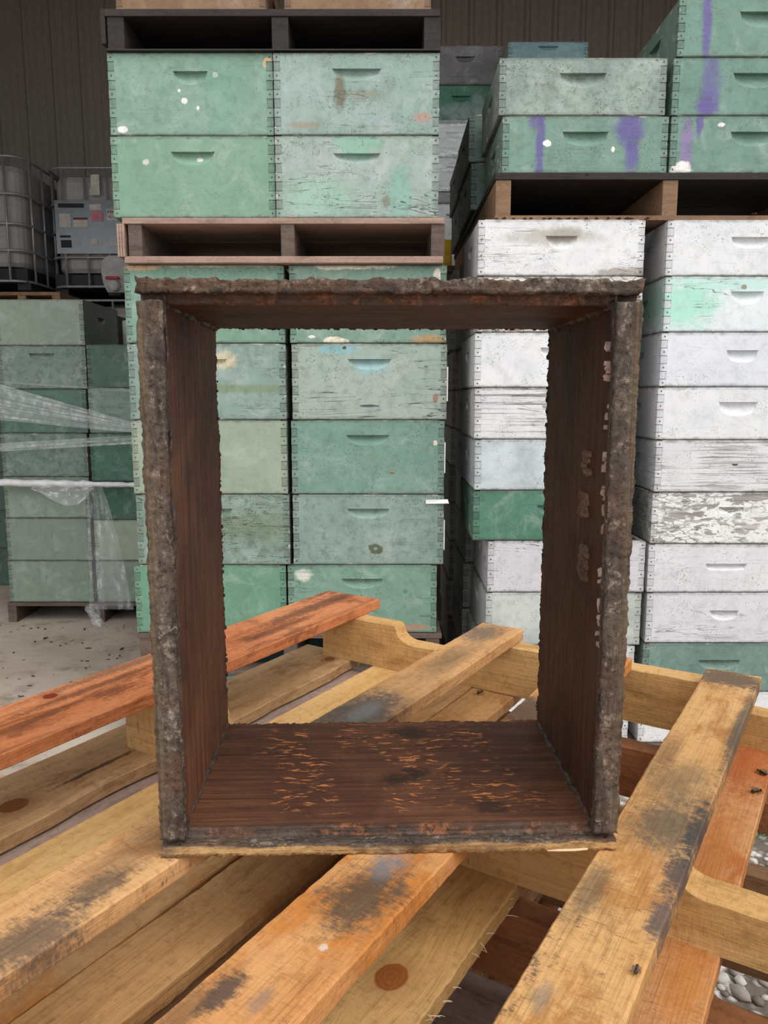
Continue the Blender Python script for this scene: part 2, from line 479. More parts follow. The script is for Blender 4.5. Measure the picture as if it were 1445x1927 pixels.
# ribbed steel rear wall: sheets as panels on a girt
m = MB()
for z0 in (.4, 1.7, 3.0, 4.3): m.box(-5.6, 5.6, 8.06, 8.12, z0, z0 + .1)
m.box(-5.6, 5.6, 8.12, 8.16, 0, 5.3)
wb = tag(link('wall_back', m.mesh('wall_back'), mats=[steel]), 'ribbed brown-grey steel rear wall of the shed', kind='structure')
prof = []
pitch = .27; xw = 1.08
k = 0
for i in range(4):
    x0 = i * pitch
    prof += [(x0, 0), (x0 + .02, -.028), (x0 + .05, -.028), (x0 + .07, 0), (x0 + .125, 0), (x0 + .13, -.006), (x0 + .145, -.006), (x0 + .15, 0),
             (x0 + .20, 0), (x0 + .205, -.006), (x0 + .22, -.006), (x0 + .225, 0)]
prof.append((xw, 0))
v_ = [(x, y, z) for (x, y) in prof for z in (0, 5.3)]
f_ = [(2 * i, 2 * i + 2, 2 * i + 3, 2 * i + 1) for i in range(len(prof) - 1)]
pm = mesh('panel', v_, f_)
for i in range(10):
    link('panel', pm, wb, (-5.4 + i * xw, 8.055, 0), mats=[steel])
for nm, x0, x1 in (('wall_left', -4.4, -4.3), ('wall_right', 5.6, 5.7)):
    m = MB(); m.box(x0, x1, 2.4, 8.16, 0, 5.0)
    tag(link(nm, m.mesh(nm), mats=[steel]), 'plain steel side wall of the shed', kind='structure')
m = MB()
for dz in (0, .05):
    m.face([(-5.9, 2.25, 3.5 + dz), (5.9, 2.25, 3.5 + dz), (5.9, 8.3, 5.3 + dz), (-5.9, 8.3, 5.3 + dz)])
m.face([(-5.9, 2.25, 3.5), (5.9, 2.25, 3.5), (5.9, 2.25, 3.55), (-5.9, 2.25, 3.55)])
tag(link('ceiling', m.mesh('ceiling'), mats=[steel_in]), 'sheet steel shed roof above the hive stacks', kind='structure')

# ------------------------------------------------------------------ hive boxes
T = .020
NAIL = plain('nail_rust', '3B332C', .7)
_bc = {}
def board(L, h, hh, end_in, first, gap, tongues=True):
    """one wall board: s along length, d inward depth, z up. end_in: how far the full part stops short of the ends"""
    m = MB(); c = .0036; t = T
    e = L / 2 - end_in
    zt, hw, hd = hh[0], hh[1], hh[2]
    n = 16
    xs = [-hw / 2 + hw * i / n for i in range(n + 1)]
    q = hh[3]
    cur = [max(0., 1 - abs(2 * i / n - 1) ** q) ** (1 / q) for i in range(n + 1)]
    zb = [zt - hd * k for k in cur]
    # face around the hand hold
    m.face([(-e, 0, c), (xs[0], 0, c), (xs[0], 0, zt), (xs[0], 0, h - c), (-e, 0, h - c)])
    m.face([(xs[-1], 0, c), (e, 0, c), (e, 0, h - c), (xs[-1], 0, h - c), (xs[-1], 0, zt)])
    D = [.019 * k ** .8 for k in cur]
    rows = 4
    for i in range(n):
        m.face([(xs[i], 0, zt), (xs[i + 1], 0, zt), (xs[i + 1], 0, h - c), (xs[i], 0, h - c)])
        m.face([(xs[i], 0, c), (xs[i + 1], 0, c), (xs[i + 1], 0, zb[i + 1]), (xs[i], 0, zb[i])])
        m.face([(xs[i], 0, zt), (xs[i], D[i], zt), (xs[i + 1], D[i + 1], zt), (xs[i + 1], 0, zt)])
        for j in range(rows):
            a0, a1 = j / rows, (j + 1) / rows
            def P(k, a): return (xs[k], D[k] * (1 - a ** 2.0), zt + (zb[k] - zt) * a)
            m.face([P(i, a0), P(i, a1), P(i + 1, a1), P(i + 1, a0)])
    for (z0, z1) in ((0, c), (h, h - c)):
        m.face([(-e, 0, z1), (e, 0, z1), (e, c, z0), (-e, c, z0)])
        m.face([(-e, c, z0), (e, c, z0), (e, t, z0), (-e, t, z0)])
    m.face([(-e, t, 0), (e, t, 0), (e, t, h), (-e, t, h)])
    for sx in (-1, 1):
        m.face([(sx * e, c, 0), (sx * e, t, 0), (sx * e, t, h), (sx * e, c, h), (sx * e, 0, h - c), (sx * e, 0, c)])
    # box-joint fingers
    if tongues:
        nf = max(5, int(round(h / .0285)))
        if nf % 2 == 0: nf += 1
        fh = h / nf
        for k in range(nf):
            if (k % 2 == 0) != first: continue
            z0, z1 = k * fh + gap, (k + 1) * fh - gap
            if k == 0: z0 = c * .6
            if k == nf - 1: z1 = h - c * .6
            for sx in (-1, 1):
                a, b_ = sorted((sx * e, sx * (L / 2 - (0 if first else .0012))))
                m.box(a, b_, .0006, t, z0, z1, 0 if first else 1)
                if first and nf > 5:
                    cx, cz = sx * (L / 2 - t * .5), (z0 + z1) / 2
                    m.face([(cx + .0024 * math.cos(a_), -.0002, cz + .0024 * math.sin(a_)) for a_ in [math.pi * j / 3 for j in range(6)]], 2)
    return m

def box_meshes(w_, d_, h_, hh, shh, joints):
    key = (round(w_, 3), round(d_, 3), round(h_, 3), hh, shh, joints)
    if key in _bc: return _bc[key]
    gap = .0008
    mf = board(w_, h_, hh, T, True, gap, joints)
    def fin(mb, fn, nm):
        mb.v = [fn(*p) for p in mb.v]
        me = mb.mesh(nm)
        bm = bmesh.new(); bm.from_mesh(me)
        bmesh.ops.remove_doubles(bm, verts=bm.verts, dist=.00005)
        bmesh.ops.recalc_face_normals(bm, faces=bm.faces)
        bm.to_mesh(me); bm.free()
        return me
    fr = fin(mf, lambda s, d, z: (s, d, z), 'front_board')
    bk = fin(board(w_, h_, hh, T, True, gap, joints), lambda s, d, z: (-s, d_ - d, z), 'back_board')
    le = fin(board(d_, h_, shh, T, False, gap, joints), lambda s, d, z: (-w_ / 2 + d, d_ / 2 - s, z), 'side_board')
    ri = fin(board(d_, h_, shh, T, False, gap, joints), lambda s, d, z: (w_ / 2 - d, d_ / 2 + s, z), 'side_board')
    _bc[key] = (fr, bk, le, ri)
    return _bc[key]

_share = {}
def hive(cx, y, z0, w_, h_, d_, label, pk, rz=0., share=False, hh=None, group=None, joints=True, flat=False, parent_parts=True):
    pk = dict(pk)
    pk.setdefault('w', w_); pk['h'] = h_
    if hh is None: hh = (h_ * .74, .145 if h_ > .2 else .115, .034, 2.2)
    shh = (h_ * .70, .11, .032, 2.2)
    if flat: hh = (h_ * .7, .001, .0005, 2.2)
    _seed[0] += 1; sd = _seed[0]
    key = (pk['c1'], pk.get('c2'), round(h_, 2)) if share else sd
    if key not in _share:
        mp = paint('hive_paint', seed=sd, **pk)
        pe = dict(pk); pe['wear'] = pe.get('wear', .25) * .5; pe['blobs'] = ()
        _share[key] = (mp, paint('hive_end_grain', seed=sd, dark=.6, **pe) if joints else mp)
    mp, me_ = _share[key]
    o = thing('hive_box', (cx, y, z0), rz, label, 'hive box', group)
    ms = box_meshes(w_, d_, h_, hh, shh, joints)
    for nm, me in zip(('front_board', 'back_board', 'side_board', 'side_board'), ms):
        link(nm, me, o, mats=[mp, me_, NAIL])
    return o

GREEN = dict(c1='86B59B', c2='73A58B', chip=.2, wear=.08, dirt=.25, edge=.45, mild=.3)
AQUA = dict(c1='A9C4BC', c2='93B7A9', chip=.2, wear=.34, dirt=.3, edge=.55, mild=.35, wood='9B8E7C')
SAGE = dict(c1='A9BCA0', c2='9FB59A', chip=.12, wear=.04, dirt=.14, edge=.3, mild=.14)
DEEP = dict(c1='5F9A7C', c2='4F8E70', chip=.2, wear=.06, dirt=.3, edge=.4, mild=.2)
WHITE = dict(c1='E6E5E6', c2='DADADD', chip=.1, chipc='F0EFEE', wood='9A928A', wear=.16, dirt=.18, edge=.35, mild=.34, streak=.12)
def P_(base, **k):
    d = dict(base); d.update(k); return d
PUR = '675C96'

HOLE_W = {}
G_UP = 'deep green hive boxes on the upper centre pallet'
hive(-.587, 2.50, 1.971, .500, .238, .413, 'pale green deep hive box with white paint flecks, upper left of centre stack',
     P_(GREEN, c1='8DB9A1', c2='7BAC92', blobs=[(-.02, .10, .012, .010, 'F0EEE6', .1, 1), (-.035, .13, .006, .006, 'F0EEE6', .1, 1), (.075, .175, .010, .010, 'E9E9E4', .1, 1), (.02, .08, .006, .008, 'F0EEE6', .1, 1), (-.215, .018, .02, .012, 'F0EEE6', .2, 1), (.235, .21, .02, .02, 'D8B98F', .2, 1), (.09, .11, .05, .12, '6F9E8B', .5, .5)]),
     hh=(.185, .106, .040, 2.2), group=G_UP)
hive(-.588, 2.50, 1.730, .503, .241, .413, 'smooth mint green deep hive box under the flecked pale green one',
     P_(GREEN, c1='84B898', c2='7FB293', chip=.1, dirt=.15, streak=.1, mild=.15, blobs=[(-.145, .165, .013, .012, 'D9CFC2', .3, .9), (.02, .175, .014, .010, 'E6E6E2', .2, .9)]),
     hh=(.195, .136, .040, 2.2), group=G_UP)
hive(-.083, 2.495, 1.971, .502, .236, .413, 'pale aqua deep hive box with brown knot stain under its hand hold',
     P_(AQUA, wear=.2, blobs=[(-.05, .12, .016, .05, '6B5A3C', .5, .75), (.02, .115, .06, .012, '8B7C63', .6, .5), (.2, .05, .028, .014, 'B08F82', .3, .85), (-.16, .03, .05, .010, '9A8A77', .5, .7)]),
     hh=(.190, .150, .034, 2.2), group=G_UP)
hive(-.083, 2.495, 1.729, .502, .241, .413, 'pale aqua deep hive box with long cracks and two-tone green paint',
     P_(AQUA, c1='B5C9BE', c2='94BAA6', wear=.4, blobs=[(.0, .225, .06, .05, '86B39F', .25, .8), (.13, .05, .035, .11, '86B0A2', .25, .8), (-.12, .06, .1, .06, '9CC0AE', .4, .7), (.09, .05, .012, .022, '7C725F', .4, .7)]),
     hh=(.190, .145, .030, 2.2), group=G_UP)

G_LO = 'deep green hive boxes on the lower centre pallet'
zs = [1.350, 1.106, .862, .624, .388]
hs = [.243, .243, .243, .237, .235]
LL = [('green deep hive box with peeled cream top edge behind the upright box left corner', P_(GREEN, c1='7FB295', c2='79AB8E', edge=.3, blobs=[(-.2, .245, .08, .02, 'C9A983', .2, 1), (0, .246, .3, .010, 'E2D6BE', .3, .9)]), -.571),
      ('dusty blue-green deep hive box with mossy band, second from top in left centre column', P_(AQUA, c1='93B3A6', c2='86AA9A', wear=.2, blobs=[(.1, .10, .3, .012, '7C8A66', .5, .7), (.06, .19, .04, .03, 'D8C6A8', .3, .8)]), -.571),
      ('plain sage hive box in the middle of the left centre column', SAGE, -.571),
      ('weathered grey-green deep hive box with black mildew band in left centre column', P_(AQUA, c1='93B2A3', c2='87A897', wear=.35, mild=.7, dirt=.6, blobs=[(.05, .13, .35, .05, '6F7D5E', .6, .6)]), -.567),
      ('bright green bottom hive box of the left centre column', P_(GREEN, c1='6DAF8B', c2='67A884', chip=.1, dirt=.12, mild=.12), -.583)]
for i, (lb, pk, cx) in enumerate(LL):
    hive(cx, 2.52, zs[i], .507, hs[i], .413, lb, pk, rz=R([.2, -.3, .2, -.2, .4][i]), hh=(hs[i] * .80, .13, .034, 2.2), group=G_LO, flat=(i == 2 or i == 4))
RL = [('green deep hive box with flaking cream top edge under the middle pallet, right centre column', P_(GREEN, c1='7DAA93', c2='8AB5A0', blobs=[(-.05, .243, .13, .014, 'E8DEC8', .2, 1), (.22, .2, .012, .03, 'EDE6D4', .2, .9), (-.2, .19, .02, .008, 'EDE6D4', .2, .9), (-.15, .2, .02, .008, '8A6E5C', .3, .8), (-.18, .02, .016, .007, 'EFECE4', .1, 1), (-.1, .008, .04, .012, 'E8DEC8', .2, 1), (.2, .012, .06, .016, 'B98F5E', .4, .8)]), -.051),
      ('cracked pale green deep hive box with blue tint by its hand hold', P_(AQUA, c1='A4BFAE', c2='B4C4B3', wear=.42, blobs=[(-.1, .225, .06, .014, '86B6C0', .5, .8), (0, .175, .06, .025, '8FB9BF', .4, .6), (-.08, .23, .010, .008, '4F4C48', .2, 1), (.0, .045, .035, .004, '46555A', .2, 1), (.215, .07, .012, .02, '9A6B5C', .3, .8)]), -.047),
      ('solid mid green deep hive box with small dark spots, middle of right centre column', P_(GREEN, c1='7FAF9A', c2='72A48E', chip=.14, wear=.05, mild=.5, blobs=[(.22, .17, .010, .012, 'E3CFC0', .1, 1), (.08, .07, .012, .004, '8C5A34', .2, 1)]), -.053),
      ('dusty blue-green deep hive box with dark knot and white tape tab', P_(AQUA, c1='96B5A9', c2='8CAEA1', wear=.15, dirt=.4, blobs=[(.026, .055, .030, .024, '9CA08D', .3, .7), (.024, .055, .021, .017, '4F5748', .25, .9), (.024, .055, .008, .006, '8FA08F', .2, .9)]), -.052),
      ('chipped green bottom hive box of the right centre column behind the orange plank', P_(GREEN, c1='83B49A', c2='74A88D', chip=.36, wear=.2, mild=.4, blobs=[(.17, .02, .05, .012, 'B08A72', .4, .8), (-.2, .2, .03, .02, 'E6E3D8', .3, .8), (.145, .145, .012, .010, '5F8574', .4, .9)]), -.073)]
RBOX = []
for i, (lb, pk, cx) in enumerate(RL):
    RBOX.append(hive(cx, 2.52, zs[i], .500, hs[i], .413, lb, pk, rz=R([-.2, .3, -.3, .2, -.4][i]), hh=(hs[i] * .80, .142, .034, 2.2), group=G_LO))
tape = plain('white_tape', 'F2F1EE', .5)
def part_box(name, parent, x0, x1, y0, y1, z0, z1, mat, ch=0., label=None):
    m = MB(); m.box(x0, x1, y0, y1, z0, z1, 0, ch)
    o = link(name, m.mesh(name), parent, mats=[mat])
    if label: o['label'] = label
    return o
m = MB()
m.v = [(.19, -.004, .220), (.262, -.006, .222), (.266, -.012, .209), (.255, -.006, .208), (.19, -.003, .207)]
m.f = [[0, 1, 2, 3, 4]]; m.m = [0]
mt_ = m.mesh('tape_tab')
bm = bmesh.new(); bm.from_mesh(mt_)
ex = bmesh.ops.extrude_face_region(bm, geom=bm.faces[:])
for v in [g for g in ex['geom'] if isinstance(g, bmesh.types.BMVert)]: v.co.y -= .0012
bmesh.ops.recalc_face_normals(bm, faces=bm.faces); bm.to_mesh(mt_); bm.free()
o = link('tape_tab', mt_, RBOX[3], mats=[tape]); o['label'] = 'white tape tab'
for i, (z0, z1) in ((1, (.06, .17)), (2, (.07, .17)), (3, (.05, .15))):
    o = part_box('side_strip', RBOX[i], .2505, .2545, .004, .03, z0, z1, tape); o['label'] = 'narrow white strip'

# base layer under the lower centre pallet
for cx, lb in ((-.575, 'teal hive box on the floor below the lower centre pallet, left column'), (-.06, 'teal hive box on the floor below the lower centre pallet, right column')):
    hive(cx, 2.53, .0, .505, .244, .413, lb, P_(GREEN, c1='6FA79E', c2='679C93', mild=.2), group='teal boxes at floor level')

# ---- white stack, left column and right column (medium boxes)
G_WL = 'medium hive boxes in the left white column'
zW = [1.545, 1.377, 1.209, 1.048, .886, .723, .552, .374, .206, .036]
hW = [.166, .167, .167, .160, .161, .162, .170, .177, .167, .169]
PEEL = P_(WHITE, wear=.62, chip=.1, edge=.6, wood='8F8880')
WL = [('white hive box with grey peeled patch round its hand hold, top of left white column', P_(WHITE, wear=.2, edge=.5, blobs=[(-.03, .115, .13, .022, 'B9B2A9', .5, .8), (.0, .125, .05, .02, 'A39A8E', .5, .7), (.2, .012, .1, .012, '9A8F85', .3, .8)]), .539, (.118, .098, .040, 2.)),
      ('cream crackled hive box right behind the upright box top edge', P_(PEEL, wear=.2, flake=.6, c1='E8E1D4', c2='DDD6CA'), .539, None),
      ('clean bright white hive box seen through the upright box opening', P_(WHITE, wear=.05, mild=.3, chip=.05), .534, (.122, .10, .042, 2.)),
      ('raw grained greyish white hive box below the clean white one', P_(PEEL, wear=.3, grainy=.8, wood='A59D98', c1='E3E0DF'), .537, (.105, .085, .036, 2.)),
      ('pale blue-grey hive box above the green one in the white column', P_(WHITE, c1='C9D3D8', c2='BFCBD2', wear=.15), .540, (.11, .08, .012, 2.)),
      ('deep green hive box in the middle of the white column', P_(DEEP, chip=.3, c1='4F9678', c2='468B6E'), .538, (.115, .10, .036, 2.)),
      ('lilac-grey worn hive box set back below the green one', P_(WHITE, c1='D8D3D8', c2='CFCBD0', wear=.4), .588, (.1, .09, .012, 2.)),
      ('pale grey-green hive box behind the pallet plank end, left white column', P_(WHITE, c1='CBD2CB', c2='C2CBC3', wear=.1, blobs=[(.06, .13, .028, .016, 'F0F0EC', .4, .9)]), .584, None),
      ('greyish white hive box second from the floor in left white column', P_(WHITE, c1='DADAD8'), .57, None),
      ('white hive box lowest in the left white column', WHITE, .56, None)]
for i, (lb, pk, cx, hh) in enumerate(WL):
    hive(cx, 2.43, zW[i], .506, hW[i], .413, lb, pk, rz=R([.3, -.3, .2, -.2, .3, 0, -.4, .3, .2, 0][i]), hh=hh, group=G_WL)
G_VR = 'medium hive boxes in the right white column'
VR = [('clean white hive box with broad hand hold, top of right white column', P_(WHITE, wear=.06, mild=.4), 1.113, (.115, .118, .034, 2.6)),
      ('white hive box with mint green paint haze and round knot', P_(WHITE, wear=.35, c1='E3E8EA', c2='D9E3E6', blobs=[(-.19, .09, .10, .07, 'A9DFCB', .5, .9), (-.05, .145, .16, .022, 'B7DFD2', .5, .7), (-.012, .135, .012, .010, '8E8377', .3, .9)]), 1.114, (.122, .105, .040, 2.)),
      ('bluish white hive box third from top in right white column', P_(WHITE, c1='E1E3EA', c2='D7DAE3', wear=.06), 1.111, (.112, .098, .038, 2.6)),
      ('clean white hive box fourth from top, right white column', P_(WHITE, wear=.04, mild=.35), 1.109, (.118, .122, .044, 2.4)),
      ('grained grey-white hive box without hand hold, right white column', P_(PEEL, wear=.15, grainy=.7, wood='B0AAA8', c1='E2DFE1', c2='D8D5D8'), 1.112, (.09, .02, .008, 2.)),
      ('badly flaking white hive box with bare grey wood', P_(WHITE, wear=.2, flake=1., chip=.1, edge=.8, wood='B3ACA7', c1='EFEEE9', c2='EAE8E2'), 1.109, (.12, .085, .028, 2.4)),
      ('white hive box with long slot hand hold under the flaking one', P_(WHITE, c1='E2DFE2', c2='D8D5D9', wear=.12), 1.105, (.095, .135, .022, 4.)),
      ('lilac-white hive box with grain cracks above the teal one', P_(WHITE, c1='DEDAE0', c2='D5D1D8', wear=.3), 1.108, (.11, .095, .034, 2.2)),
      ('teal green hive box low in the right white column behind the pallet', P_(GREEN, c1='7DA597', c2='719A8C', chip=.15, wear=.15), 1.103, (.11, .14, .036, 2.2)),
      ('white hive box at the floor in the right white column', WHITE, 1.10, None)]
for i, (lb, pk, cx, hh) in enumerate(VR):
    hive(cx, 2.43, [1.545, 1.378, 1.211, 1.046, .880, .712, .552, .382, .214, .036][i], .506, [.165, .166, .166, .164, .165, .167, .159, .169, .167, .177][i], .413, lb, pk, rz=R([-.4, .4, .2, -.2, .2, -.3, .3, 0, .3, 0][i]), hh=hh, group=G_VR)
# rows behind the white stack
ROWN = ['topmost', 'second', 'third', 'fourth', 'fifth', 'sixth', 'seventh', 'eighth', 'ninth', 'lowest']
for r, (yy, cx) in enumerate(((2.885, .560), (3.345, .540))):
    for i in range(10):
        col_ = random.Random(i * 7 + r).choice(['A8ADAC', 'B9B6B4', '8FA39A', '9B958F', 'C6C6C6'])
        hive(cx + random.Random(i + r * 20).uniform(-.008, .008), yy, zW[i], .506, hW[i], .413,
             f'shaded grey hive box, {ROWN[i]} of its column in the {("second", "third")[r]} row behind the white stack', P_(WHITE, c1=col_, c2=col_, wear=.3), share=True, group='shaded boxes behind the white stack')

# ---- upper right green boxes
G_UR = 'green medium hive boxes on the right upper pallet'
hive(.594, 2.46, 2.015, .499, .163, .413, 'mottled grey-green hive box, upper right stack, left column top', P_(GREEN, c1='A9BFB0', c2='8FA79B', mild=1.1, dirt=.6, wear=.12, blobs=[(-.10, .07, .025, .06, '7E8A82', .6, .6)]), hh=(.120, .140, .042, 2.4), group=G_UR)
hive(.607, 2.46, 1.850, .499, .165, .413, 'green hive box with two purple spray drips, upper right stack', P_(GREEN, c1='7DAC97', c2='75A48F', chip=.3, mild=.35, blobs=[(-.135, .08, .012, .12, PUR, .45, .9), (-.15, .155, .022, .03, PUR, .5, .8), (.135, .125, .042, .055, PUR, .45, .95), (.142, .055, .020, .06, PUR, .5, .9), (-.115, .085, .018, .013, 'F0EEE8', .1, 1), (.085, .07, .008, .012, 'F0EEE8', .2, .9)]), hh=(.120, .140, .042, 2.4), group=G_UR)
hive(1.112, 2.46, 2.015, .499, .163, .413, 'green hive box with broad purple spray band, upper right edge', P_(GREEN, c1='76A892', c2='6FA08B', chip=.15, blobs=[(-.135, .10, .026, .10, PUR, .5, .75), (-.145, .03, .030, .04, PUR, .4, .95)]), hh=(.120, .14, .042, 2.4), group=G_UR)
hive(1.114, 2.46, 1.850, .499, .165, .413, 'green hive box with faint lilac smear beside the purple-drip box', P_(GREEN, c1='78A993', c2='70A08B', chip=.34, blobs=[(-.20, .08, .018, .09, '8F74A8', .6, .75), (-.165, .15, .010, .045, PUR, .4, .9), (-.10, .14, .014, .008, 'F0EEE8', .15, 1), (-.215, .012, .03, .02, 'F0EEE8', .2, 1)]), hh=(.120, .14, .042, 2.4), group=G_UR)
hive(1.120, 2.46, 2.179, .499, .164, .413, 'topmost green hive box with thin purple drip at the right edge', P_(GREEN, c1='7AAA94', c2='72A28C', chip=.25, blobs=[(-.165, .09, .014, .12, PUR, .45, .9)]), hh=(.125, .14, .045, 2.4), group=G_UR)
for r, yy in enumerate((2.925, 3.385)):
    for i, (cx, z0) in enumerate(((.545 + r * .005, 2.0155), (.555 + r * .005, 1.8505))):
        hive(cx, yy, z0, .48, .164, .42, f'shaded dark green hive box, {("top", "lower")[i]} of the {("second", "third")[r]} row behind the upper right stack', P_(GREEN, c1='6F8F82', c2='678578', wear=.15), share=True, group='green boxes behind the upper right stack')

# ---- far boxes behind the gap
fy = 4.2
FAR = [(.413, 2.755, .372, .188, 'weathered grey bare wood hive box high behind the gap', P_(WHITE, c1='8C8786', c2='7F7A79', wear=.3, wood='6F6966')),
       (.395, 2.573, .372, .181, 'dark green hive box with grey smear behind the gap', P_(DEEP, c1='3F8A6C', c2='4A8F73', blobs=[(.0, .05, .11, .04, '8B9A98', .4, .8), (.09, .09, .03, .06, '8B9A98', .4, .7)])),
       (.375, 2.178, .372, .060, 'thin grey-lilac hive rim under the wrapped boxes', P_(WHITE, c1='A9A6AA', c2='9F9CA0')),
       (.372, 1.990, .372, .187, 'white hive box below the wrapped boxes behind the gap', WHITE),
       (.372, 1.802, .372, .187, 'white hive box low behind the gap, under the other white one', WHITE)]
for cx, z0, w_, h_, lb, pk in FAR:
    hive(cx, fy, z0, w_, h_, .48, lb, pk, hh=(h_ * .72, .1, .03, 2.2) if h_ > .1 else (h_ * .6, .02, .004, 2.))
for i in range(2):
    hive(.372, fy, 2.239 + i * .167, .372, .166, .48, ('white hive box under crinkled plastic wrap, lower', 'white hive box under crinkled plastic wrap, upper')[i], P_(WHITE, wear=.2))
zz = .0
for i in range(9):
    hive(.372, fy, zz, .372, .2, .48, f'grey box at the foot of the far column behind the gap, {ROWN[9 - i] if i else "lowest"}', P_(WHITE, c1='A0A09E', c2='949492'), joints=False, share=True); zz += .2002
hive(.792, 4.0, 2.680, .386, .196, .48, 'light blue hive box peeking over the mottled grey-green one', P_(AQUA, c1='8FBBC0', c2='84B0B6', wear=.1), hh=(.175, .10, .02, 2.2))
for i in range(6):
    hive(.792, 4.0, i * .4465, .386, .446, .48, f'tall grey-teal hive body, {ROWN[5 - i] if i < 5 else "topmost"} under the light blue box', P_(AQUA, c1='8FA8A4', c2='869F9B'), joints=False, share=True)

# ---- left stack, seen across the concrete
G_C1 = 'sage hive boxes in the wrapped left stack'
C1 = [(1.437, .226, -1.724, 'sage hive box with bright right corner on top of the wrapped left stack', P_(SAGE, c1='9AAE98', c2='93A891', chip=.2), True),
      (1.221, .215, -1.725, 'blue-green hive box with hand hold, second from top in the left stack', P_(AQUA, c1='87A496', c2='7F9C8E', wear=.15, dirt=.5), False),
      (.998, .222, -1.734, 'dark teal hive box behind the stretched film strands', P_(DEEP, c1='5E8C7B', c2='568473', chip=.3), True),
      (.774, .223, -1.742, 'stained grey-teal hive box just above the twisted white film', P_(AQUA, c1='7E9C90', c2='708F82', dirt=.7, mild=.6, wear=.12), True),
      (.558, .215, -1.745, 'sage hive box crossed by the twisted white film', P_(SAGE, c1='92A892', c2='8DA38D'), True),
      (.332, .225, -1.748, 'plain sage hive box second from the pallet, left stack', P_(SAGE, c1='8FA590', c2='8AA08B'), True),
      (.108, .223, -1.753, 'plain sage hive box on the small grey pallet, left stack', P_(SAGE, c1='8FA790', c2='8AA18B'), True)]
for z0, h_, cx, lb, pk, fl in C1:
    hive(cx, 3.95, z0, .440, h_, .505, lb, pk, flat=fl, group=G_C1, hh=None if fl else (h_ * .82, .13, .034, 2.4))
G_C2 = 'green hive boxes beside the wrapped left stack'
C2 = [(1.226, .216, -1.296, 'dark green chipped hive box, top of the stack beside the sage one', P_(DEEP, c1='567F69', c2='4D7660', chip=.5)),
      (.998, .227, -1.300, 'pale teal hive box behind film, second down beside the sage stack', P_(AQUA, c1='86A99B', c2='7EA193')),
      (.749, .248, -1.305, 'smooth deep green hive box below the film strands', P_(DEEP, c1='47826A', c2='437B64', chip=.1)),
      (.549, .199, -1.308, 'deep green hive box behind the hanging plastic top', P_(DEEP, c1='447B64', c2='3F745D', chip=.35)),
      (.332, .216, -1.308, 'sage hive box behind the hanging plastic sheet', SAGE),
      (.108, .223, -1.310, 'sage hive box at the bottom behind the hanging plastic', P_(SAGE, c1='8FA790', c2='8AA18B'))]
for z0, h_, cx, lb, pk in C2:
    hive(cx, 3.95, z0, .405, h_, .505, lb, pk, flat=True, group=G_C2)
# column behind, carrying an old pallet
for i in range(7):
    hive(-2.05, 4.75, .24 * i, .80, .2395, .505, f'dark green hive body behind the left stack, {ROWN[6 - i] if i else "lowest"} of seven', P_(DEEP, c1='4F7262', c2='486A5A'), share=True, joints=False, flat=True, group='dark bodies behind the left stack')
hive(-1.36, 4.62, 1.226, .36, .40, .4, 'white peeling hive body behind the left stack beside the green column', P_(PEEL, wear=.7), joints=False, flat=True)
hive(-1.36, 4.62, .0, .36, 1.224, .4, 'tall dark hive body carrying the white peeling one', P_(DEEP), joints=False, flat=True)

# ------------------------------------------------------------------ pallets under the stacks
greyw = wood('old_grey_timber', '6B5F55', '3C342E', seed=11, vary=True, saw=.2)
brownw = wood('brown_timber', '8C7258', '55422F', seed=12, vary=True, saw=.2)
blackw = wood('blackened_timber', '38332F', '1C1917', seed=13, vary=True, saw=.2)
pinkw = wood('weathered_ply', 'A89282', '6C5546', seed=14, vary=True, saw=.2)
def cleat_pallet(name, label, x0, x1, y0, y1, z0, z1, runners, rw, md, mr, deck=.02, bot=.014, mb=None, boards=3):
    cx, cy = (x0 + x1) / 2, y0
    o = thing(name, (cx, cy, z0), 0, label, 'pallet')
    L = y1 - y0
    bw = L / boards
    for i in range(boards):
        part_box('deck_board', o, x0 - cx, x1 - cx, i * bw, (i + 1) * bw - .006, z1 - z0 - deck, z1 - z0, md, .001)
    for rx in runners:
        part_box('runner', o, rx - cx - rw / 2, rx - cx + rw / 2, .004, L - .004, bot, z1 - z0 - deck, mr, .001)
    if bot > .001:
        for ya in (0., L / 2 - .045, L - .09):
            part_box('bottom_board', o, x0 - cx + .002, x1 - cx - .002, ya, ya + .09, 0, bot, mb or md, .001)
    return o
p = cleat_pallet('hive_pallet', 'brown plywood-edged pallet between upper and lower green boxes', -.812, .187, 2.49, 3.36, 1.594, 1.729, (-.775, -.30, .168), .042, pinkw, greyw, .018, .020)
m = MB()
for i in range(3): m.box(-.516 + i * .008, -.516 + i * .008 + .0065, -.004, .87, .018, .117, 0)
link('ply_cheek', m.mesh('ply_cheek'), p, mats=[pinkw])
p = cleat_pallet('hive_pallet', 'blackened pallet on top of the upper green boxes', -.835, .168, 2.49, 3.36, 2.2095, 2.325, (-.805, -.312, .145), .050, blackw, blackw, .020, .0)
part_box('cover_sheet', p, -.50, .50, -.004, .8, -.0005, .003, plain('black_sheet', '2B2624', .5))
m = MB(); m.box(-.514, -.5012, .0, .03, .02, .116, 0)
link('end_cleat', m.mesh('end_cleat'), p, mats=[blackw])
cleat_pallet('hive_pallet', 'grey pallet carrying the lower centre green boxes', -.835, .195, 2.51, 3.37, .2445, .3875, (-.805, -.318, .165), .045, greyw, greyw, .016, .012)
cleat_pallet('hive_pallet', 'dark-edged pallet under the purple-sprayed green boxes', .335, 1.38, 2.445, 3.82, 1.7115, 1.8490, (.362, .868, 1.355), .046, blackw, brownw, .020, .014, brownw, 4)
